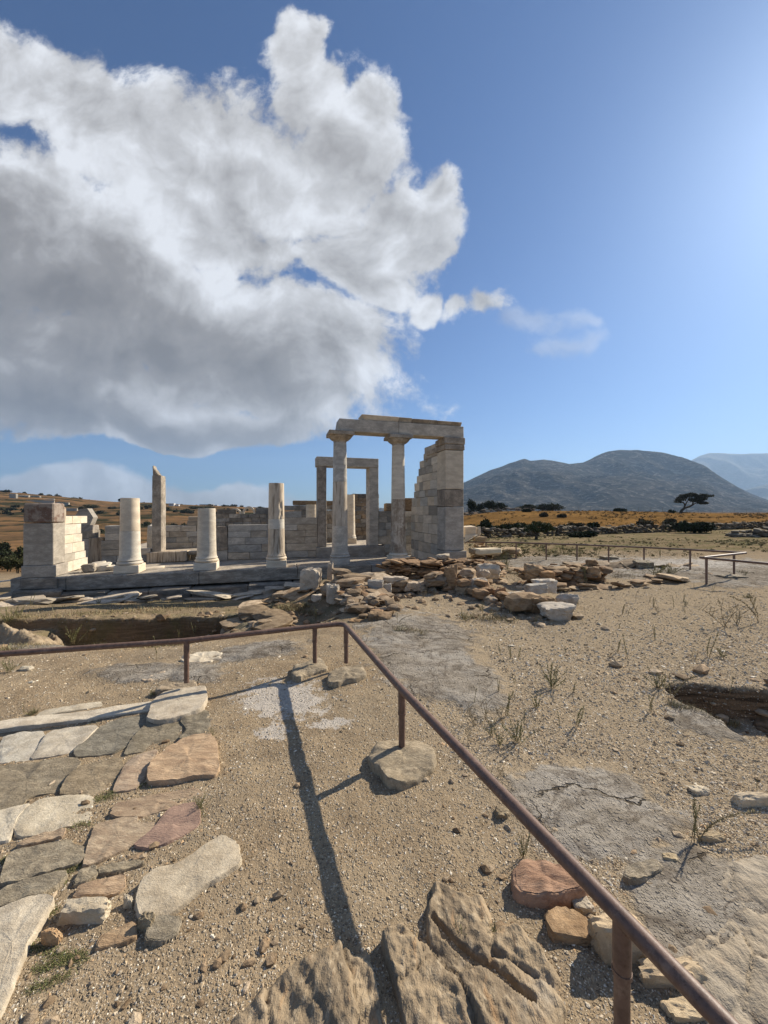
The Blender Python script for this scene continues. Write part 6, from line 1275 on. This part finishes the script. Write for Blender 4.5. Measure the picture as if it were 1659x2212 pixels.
# ------------------------------------------------------------------ bushes and trees
def foliage(blobs, n, leaf, col, seed, flat=.55):
    """leaf-sized faces through the volume of a few ragged blobs (x, y, z, rx, ry, rz)"""
    rg = np.random.default_rng(seed); B = np.array(blobs, float); wt = (B[:, 3] * B[:, 4] * B[:, 5]) ** .7; k = rg.choice(len(B), n, p=wt / wt.sum())
    d = rg.normal(size=(n, 3)); d /= np.linalg.norm(d, axis=1)[:, None]; r = rg.uniform(0, 1, n) ** .45
    lump = .72 + .5 * fbm(d[:, 0] * 2 + k * 7.1, d[:, 1] * 2 + d[:, 2] * 2.3, 1.6, 3, seed) * 2
    p = B[k, :3] + d * (r * lump)[:, None] * B[k, 3:]
    keep = fbm(p[:, 0] / leaf * .06 + p[:, 2] / leaf * .05, p[:, 1] / leaf * .06 - p[:, 2] / leaf * .04, 1.5, 3, seed + 3) > -.12; p = p[keep]; n = len(p)
    nn = rg.normal(size=(n, 3)); nn /= np.linalg.norm(nn, axis=1)[:, None]; a_ = np.cross(nn, rg.normal(size=(n, 3))); a_ /= np.linalg.norm(a_, axis=1)[:, None]; b_ = np.cross(nn, a_)
    s_ = (leaf * rg.uniform(.6, 1.4, n))[:, None]; V = np.stack([p - a_ * s_, p + b_ * s_ * flat, p + a_ * s_, p - b_ * s_ * flat], 1).reshape(-1, 3)
    c_ = np.array(col) * rg.uniform(.6, 1.5, (n, 1)) * (1 + rg.normal(0, .08, (n, 3))); return V, np.arange(4 * n).reshape(-1, 4), np.clip(c_, 0, 1)
def bush(name, label, cat, p, w_, d_, h, n, leaf, col, seed, group=None, lumps=5, stem=True):
    rg = np.random.default_rng(seed); t = thing(name, p, label, cat, group); B = [(p[0] + rg.uniform(-.3, .3) * w_, p[1] + rg.uniform(-.3, .3) * d_, p[2] + h * rg.uniform(.38, .68), w_ * rg.uniform(.22, .36), d_ * rg.uniform(.22, .36), h * rg.uniform(.28, .42)) for _ in range(lumps)]
    B.append((p[0], p[1], p[2] + h * .42, w_ * .42, d_ * .42, h * .42)); V, Fq, c_ = foliage(B, n, leaf, col, seed); fast_mesh('foliage', V - np.array(p), Fq, M['leaf'], tint=c_, parent=t)
    if stem:
        m_ = MB()
        for k in range(3): v, f = tube([(p[0] + rg.uniform(-.1, .1) * w_, p[1], p[2] - .1), (p[0] + rg.uniform(-.25, .25) * w_, p[1] + rg.uniform(-.2, .2) * d_, p[2] + h * .6)], .03 * h, 5, .01 * h); m_.add(v, f, (.12, .09, .06))
        m_.build('stem', M['bark'], t)
    return t
def ground_at(x, y, Y): p = AT(x, y, Y); return np.array([p[0], p[1], ZG(p[0], p[1]) - .03])
DG, OG, BG = (.030, .040, .016), (.060, .065, .024), (.085, .070, .035)
GB = 'bushes in the field beyond the stone wall'
for i, (cf, x, y, wpx, hpx, Y, col, lab) in enumerate([
    (c3, 200, 530, 95, 108, 33, DG, 'tall dark rounded bush just right of the temple pier'), (c3, 330, 505, 190, 60, 40, OG, 'spreading olive scrub behind the small tree'), (c3, 130, 470, 110, 50, 44, OG, 'scrub partly hidden behind the temple pier'),
    (c3, 640, 500, 110, 40, 46, BG, 'low brownish bush in the field, right of the small tree'), (c3, 752, 505, 62, 34, 48, DG, 'small dark pointed bush behind the field wall'), (c3, 1022, 490, 96, 52, 50, BG, 'left of two round brown bushes behind the wall'),
    (c3, 1140, 488, 70, 48, 52, BG, 'right of two round brown bushes behind the wall'), (c3, 1290, 516, 240, 58, 40.5, DG, 'wide dark bush spilling over the field wall'), (c3, 690, 540, 160, 34, 33, DG, 'low dark scrub along the foot of the field wall'),
    (c3, 590, 440, 40, 14, 70, BG, 'tiny brown tuft of scrub midway up the field'), (c3, 410, 408, 40, 14, 88, DG, 'small dark scrub on the crest left of centre'), (c3, 890, 405, 60, 12, 92, DG, 'low dark scrub on the crest, middle'), (c3, 1180, 420, 62, 22, 89, DG, 'dark shrub at the foot of the lone tree'), (c3, 500, 430, 50, 20, 72, BG, 'brown tuft on the upper field left')]):
    gx, gy = cf(x, y); p = ground_at(gx, gy, Y); bush('bush', lab, 'bush', p, wpx * k3 / F * Y, wpx * k3 / F * Y * .7, hpx * k3 / F * Y, 1600 + int(wpx * 14), .012 * Y * .35, col, 500 + i, GB)
# dark clipped trees and scrub on the crest
for i, (x0, x1, yt, yb, Y, col, lab) in enumerate([(88, 152, 348, 390, 104, DG, 'tree clump at the left end of the crest, by the pier'), (130, 218, 356, 390, 106, DG, 'left half of the dark tree row on the crest'), (205, 305, 352, 390, 106, DG, 'right half of the dark tree row on the crest'), (360, 470, 372, 395, 105, DG, 'low dark trees on the crest right of the tree row'), (440, 580, 366, 398, 108, DG, 'flat topped dark trees on the crest, centre left')]):
    gx, _ = c3((x0 + x1) / 2, 0); p = ground_at(gx, 1100, Y); w_ = (x1 - x0) * k3 / F * Y; h = (c3(0, yb)[1] - c3(0, yt)[1]) / F * Y; top = EYE + (1106 - c3(0, yt)[1]) / F * Y; h = max(h, top - p[2]); bush('hedge_tree', lab, 'trees', p, w_ * 1.3, w_ * .5, h * 1.08, 5200, .17, col, 540 + i, 'dark trees along the crest', 7)
def limb(m_, pts, r0, r1, col): v, f = tube(pts, r0, 8, r1); m_.add(v, f, col)
# the lone wind-bent tree
YT = 90.; q = lambda x, y: AT(*cG(x, y), YT); b0 = q(962, 262); b0[2] = ZG(b0[0], b0[1]) - .05
lt = thing('windswept_tree', b0, 'lone flat-crowned tree bent to the right on the field crest', 'tree')
m_ = MB(); limb(m_, [b0, q(972, 240), q(995, 222), q(1030, 212), q(1058, 198), q(1062, 170)], .34, .16, (.07, .055, .04)); limb(m_, [q(990, 224), q(998, 200), q(985, 180), q(960, 168)], .22, .07, (.07, .055, .04)); limb(m_, [q(1055, 200), q(1090, 180), q(1140, 150)], .16, .05, (.07, .055, .04)); limb(m_, [q(998, 202), q(1015, 170), q(1040, 140)], .14, .05, (.07, .055, .04)); limb(m_, [q(1062, 175), q(1100, 140), q(1170, 122)], .12, .04, (.07, .055, .04)); limb(m_, [q(960, 168), q(930, 158)], .07, .03, (.07, .055, .04))
m_.build('trunk', M['bark'], lt)
B = []
for (x, y, rx, ry) in [(930, 158, 36, 16), (960, 148, 44, 20), (985, 172, 40, 16), (1010, 130, 50, 24), (1060, 118, 56, 20), (1055, 158, 44, 20), (1100, 135, 50, 26), (1140, 150, 42, 20), (1165, 120, 40, 14), (1180, 128, 28, 10), (1110, 185, 44, 14), (1080, 165, 40, 18), (1140, 178, 26, 10)]:
    c_ = q(x, y); B.append((c_[0], c_[1] + rng.uniform(-1.2, 1.2), c_[2], rx * .27084 / F * YT, 1.6, ry * .27084 / F * YT))
B = [(*b_[:3], b_[3] * 1.18, b_[4], b_[5] * 1.1) for b_ in B]
V, Fq, c_ = foliage(B, 12000, .13, (.040, .042, .022), 601); fast_mesh('crown', V - b0, Fq, M['leaf'], tint=c_, parent=lt)
# small tree before the field wall
YS = 29.; q = lambda x, y: AT(*c3(x, y), YS); b0 = q(457, 566); b0[2] = ZG(b0[0], b0[1]) - .05
st_ = thing('small_tree', b0, 'small round green tree standing before the field wall', 'tree'); m_ = MB(); limb(m_, [b0, q(458, 540), q(465, 512)], .13, .08, (.08, .06, .045)); limb(m_, [q(460, 530), q(430, 500)], .07, .03, (.08, .06, .045)); limb(m_, [q(463, 520), q(500, 490)], .07, .03, (.08, .06, .045)); m_.build('trunk', M['bark'], st_); B = []
for (x, y, rx, ry) in [(430, 492, 36, 20), (470, 480, 44, 22), (510, 488, 36, 20), (450, 505, 50, 18), (495, 508, 40, 16), (415, 508, 24, 12), (530, 500, 22, 14)]: c_ = q(x, y); B.append((c_[0], c_[1], c_[2], rx * k3 / F * YS, .9, ry * k3 / F * YS))
V, Fq, c_ = foliage(B, 5200, .06, (.055, .07, .026), 602); fast_mesh('crown', V - b0, Fq, M['leaf'], tint=c_, parent=st_)
# valley on the left
GL = 'trees and scrub in the valley'
for i, (x, y, w_, h, Y, col, lab) in enumerate([(10, 1196, 34, 30, 60, DG, 'dark tree in the valley at the left frame edge'), (8, 1222, 44, 34, 42, DG, 'large dark bush in the valley at the left edge'), (45, 1212, 36, 36, 45, OG, 'olive bush in the valley beside the left pier'), (18, 1262, 66, 42, 26, OG, 'near green shrub below the left pier'), (40, 1285, 50, 36, 22, OG, 'green shrub lowest at the left edge by the pier')]):
    p = ground_at(x, y, Y); zt_ = EYE + (1106 - (y - h)) / F * Y; bush('bush', lab, 'bush', p, w_ / F * Y, w_ / F * Y * .8, max(h / F * Y, zt_ - p[2]), 3000, .0022 * Y, col, 560 + i, GL)
rgv = np.random.default_rng(9)
# scrub dotted over the far hillside: one mass
Bm = []
for k in range(300):
    Y = rgv.uniform(150, 560); X = rgv.uniform(-1.15, -.18) * Y
    if fbm(X, Y, .012, 3, 13) < -.02: continue
    s_ = rgv.uniform(1.0, 3.4); Bm.append((X, Y, ZG(X, Y) + s_ * .35, s_ * rgv.uniform(1, 2.6), s_, s_ * .75))
V, Fq, c_ = foliage(Bm, 42000, .55, (.040, .044, .022), 603); tag(fast_mesh('hillside_scrub', V, Fq, M['leaf'], tint=c_), kind='stuff')
for i, (x, y, w_, h, Y) in enumerate([(c1(790, 690)[0], 0, 14, 12, 500), (c1(265, 610)[0], 0, 6, 6, 520), (c1(930, 690)[0], 0, 5, 4, 540), (c1(945, 850)[0], 0, 26, 14, 200), (c1(660, 880)[0], 0, 18, 12, 160), (c1(590, 690)[0], 0, 40, 12, 330), (c1(1190, 770)[0], 0, 16, 10, 200), (c1(1330, 690)[0], 0, 30, 5, 700)]):
    p = ground_at(x, 1106, Y); bush('hill_tree', ['dark tree cluster on the hill behind the two-drum column', 'tiny tree on the skyline above the stained pier', 'tiny round tree on the skyline left of the monolith', 'dark trees right of the two-drum column, low on the slope', 'dark scrub tree between inner wall and pier', 'dark wooded gully behind the gabled stone', 'dark bush left of the patchwork wall', 'row of dark trees on the skyline above the short column'][i], 'tree', p, w_ / F * Y, w_ / F * Y * .6, h / F * Y, 1200, .0011 * Y, DG, 580 + i, 'trees on the far hillside')

Bm = []
for k in range(1500):
    Y = rgv.uniform(46, 100); X = rgv.uniform(.18, 1.15) * Y
    if fbm(X, Y, .07, 4, 23) < -.04 + rgv.uniform(-.12, .12): continue
    s_ = rgv.uniform(.10, .30); Bm.append((X, Y, ZG(X, Y) + s_ * .4, s_ * rgv.uniform(1, 3), s_, s_))
V, Fq, c_ = foliage(Bm, 30000, .07, (.13, .085, .03), 604); tag(fast_mesh('dry_brush', V, Fq, M['leaf'], tint=c_), kind='stuff')
Bm = []
for k in range(2600):
    Y = rgv.uniform(15, 42); X = rgv.uniform(.22, 1.15) * Y
    if fbm(X, Y, .16, 4, 33) < -.02 + rgv.uniform(-.1, .1): continue
    s_ = rgv.uniform(.04, .11); Bm.append((X, Y, ZG(X, Y) + s_ * .35, s_ * rgv.uniform(1, 2.6), s_, s_ * .8))
V, Fq, c_ = foliage(Bm, 26000, .03, (.15, .135, .055), 605); tag(fast_mesh('ground_cover', V, Fq, M['leaf'], tint=c_), kind='stuff')
# ------------------------------------------------------------------ field wall, fence, houses
pts = []
for (x, y, Y) in [(-40, 0, 31), (210, 0, 32), (470, 0, 35), (800, 0, 38.5), (1000, 0, 41), (1180, 0, 43), (1420, 0, 46), (1659, 0, 50), (1900, 0, 55)]:
    gx, _ = c3(x, 0); pts.append(((gx - F) / F * Y, Y))
rubble('field_wall', 'long dark dry stone wall crossing the field behind the far rail', 'stone wall', pts, .5, lambda t: .82 + .06 * math.sin(t * 37), 320, mat='fieldstone', size=(.42, .28, .17), cols=((1, .95, .88), (.75, .7, .62), (1.3, 1.25, 1.15), (.6, .55, .48)), lev=1, ragged=.35)
pts = [((c3(x, 0)[0] - F) / F * 98, 98.) for x in (80, 200, 330, 450)]
rubble('field_wall', 'pale topped stone wall along the crest below the dark tree row', 'stone wall', pts, .6, .8, 321, mat='fieldstone', size=(.8, .4, .26), cols=((1.2, 1.15, 1.05), (.9, .85, .78), (1.7, 1.6, 1.5)), lev=1, fill=.8)
pts = [AT(*cG(x, 440), 33)[:2] for x in (1335, 1480, 1600, 1760)]
rubble('stone_heap', 'low dark heap of stones on the far right field', 'heap', pts, .9, lambda t: .45 + .2 * t, 322, mat='fieldstone', size=(.6, .45, .22), cols=((1.2, 1.15, 1.05), (.8, .75, .68), (1.9, 1.8, 1.7)), lev=2, fill=.8)
fc = thing('wire_fence', AT(1400, 1106, 96), 'thin wire fence with slim posts along the field crest', 'fence')
m_ = MB(); prev = None; P_ = []
for x in range(120, 1800, 62):
    gx, _ = c3(x, 0); Y = 93.; p = ground_at(gx, 0, Y); P_.append(p)
for p in P_:
    m_ = MB(); v, f = tube([p, p + np.array((0, 0, 1.25))], .022, 5); m_.add(v, f, (.16, .14, .12)); m_.build('post', M['bark'], fc)
m_ = MB()
for hz in (.5, .85, 1.18):
    for a, b in zip(P_, P_[1:]): v, f = tube([a + np.array((0, 0, hz)), b + np.array((0, 0, hz))], .006, 3, cap=False); m_.add(v, f, (.2, .19, .18))
m_.build('wire', M['bark'], fc)
cable = [AT(*cB(-300, 1680), 13.5), AT(*cB(0, 1622), 13.), AT(*cB(180, 1598), 12.7), AT(*cB(330, 1565), 12.2)]
m_ = MB(); v, f = tube(cable, .022, 8); m_.add(v, f, (.9, .88, .84)); tag(m_.build('guard_rope', M['white_wall']), 'pale rope sagging to the foot of the stained pier', 'rope')
def house(label, x, Y, wpx, hpx, n=1, col=(1, 1, 1), mat='white_wall', sink=.3, yb=None, cat='house', name='house'):
    p = ground_at(x, 1106, Y)
    if yb is not None: p[2] = max(p[2], EYE + (1106 - yb) / F * Y)
    t = thing(name, p, label, cat, 'far buildings on the hill'); w_ = wpx / F * Y; h = hpx / F * Y; d_ = w_ * .6
    v, f = cbox((-w_ / 2, 0, -3), (w_ / 2, d_, h), .05); m_ = MB(); m_.add(v + p, f, col); m_.build('wall', M[mat], t)
    v, f = cbox((-w_ / 2 - .15, -.15, h + .02), (w_ / 2 + .15, d_ + .15, h + .35), .05); m_ = MB(); m_.add(v + p, f, np.array(col) * .95); m_.build('roof', M[mat], t)
    for k in range(2 * n):
        xk = -w_ / 2 + w_ * (k + .5) / (2 * n); v, f = cbox((xk - w_ * .06, -.09, h * .35), (xk + w_ * .06, -.03, h * .75), .01); m_ = MB(); m_.add(v + p, f, (.06, .06, .07)); m_.build('window', M['dark'], t)
    return t
house('small white house on the skyline behind the two-drum column', cC(553, 0)[0], 530, 7.5, 4)
house('white house low on the hill right of the monolith', cC(1262, 0)[0], 430, 11, 5, 2)
house('small white outbuilding right of the white hillside house', cC(1338, 0)[0], 432, 8, 2.5)
house('pale house under trees on the skyline above the shortest column', cD(262, 0)[0], 560, 26, 4.5, 3, (.75, .74, .72))
house('tiny pale house right of the skyline house', cD(385, 0)[0], 560, 8, 4)
house('low grey farm building at the top left of the hill', cB(40, 0)[0], 560, 14, 6, 2, (.45, .42, .38), 'fieldstone')
house('long dark farm shed on the skyline above the stained pier', cB(770, 0)[0], 560, 20, 3.6, 3, (.35, .33, .32), 'fieldstone')
for i, (x0, y0, x1, y1, Y, lab) in enumerate([(150, 345, 260, 270, 380, 'leftmost pale broken wall strip on the hill'), (270, 290, 450, 262, 400, 'upper pale terrace wall on the hill'), (300, 330, 860, 345, 370, 'long pale terrace wall above the stained pier'), (480, 300, 640, 278, 410, 'short pale ruin wall with dark openings, hill centre'), (650, 320, 860, 305, 400, 'pale ruin with dark doorway, right of the terrace walls'), (880, 385, 1090, 360, 360, 'pale wall strip right of the ruins on the hill'), (1060, 470, 1220, 448, 300, 'lowest pale wall strip beside the gabled stone')]):
    a, b = AT(*cB(x0, max(y0, y1)), Y), AT(*cB(x1, max(y0, y1)), Y); h = max(abs(y1 - y0) * .13542, 2.2) / F * Y; m_ = MB(); v, f = cbox((0, 0, -6), (b[0] - a[0], 1.5, h), .1, .4, rng); zb = min(ZG(a[0], Y), ZG(b[0], Y)); m_.add(v + np.array([a[0], Y, max(zb, a[2])]), f, (.62, .58, .5)); tag(m_.build('terrace_wall', M['white_wall']), lab, 'wall', 'pale walls on the far hill')

# ------------------------------------------------------------------ the air
HAZE = 0.8e-4
if HAZE:
    hb = MB(); v, f = cbox((-9500, -300, -60), (9500, 9700, 1320), 1); hb.add(v, f)
    hm = bpy.data.materials.new('haze_air'); hm.use_nodes = True; nt = hm.node_tree; nt.nodes.clear(); pv_ = nt.nodes.new('ShaderNodeVolumePrincipled'); pv_.inputs['Density'].default_value = HAZE; pv_.inputs['Color'].default_value = (.46, .68, 1.0, 1); pv_.inputs['Anisotropy'].default_value = .2
    om = nt.nodes.new('ShaderNodeOutputMaterial'); nt.links.new(pv_.outputs[0], om.inputs['Volume']); tag(hb.build('haze', hm, origin=(0, 0, 0)), kind='stuff')
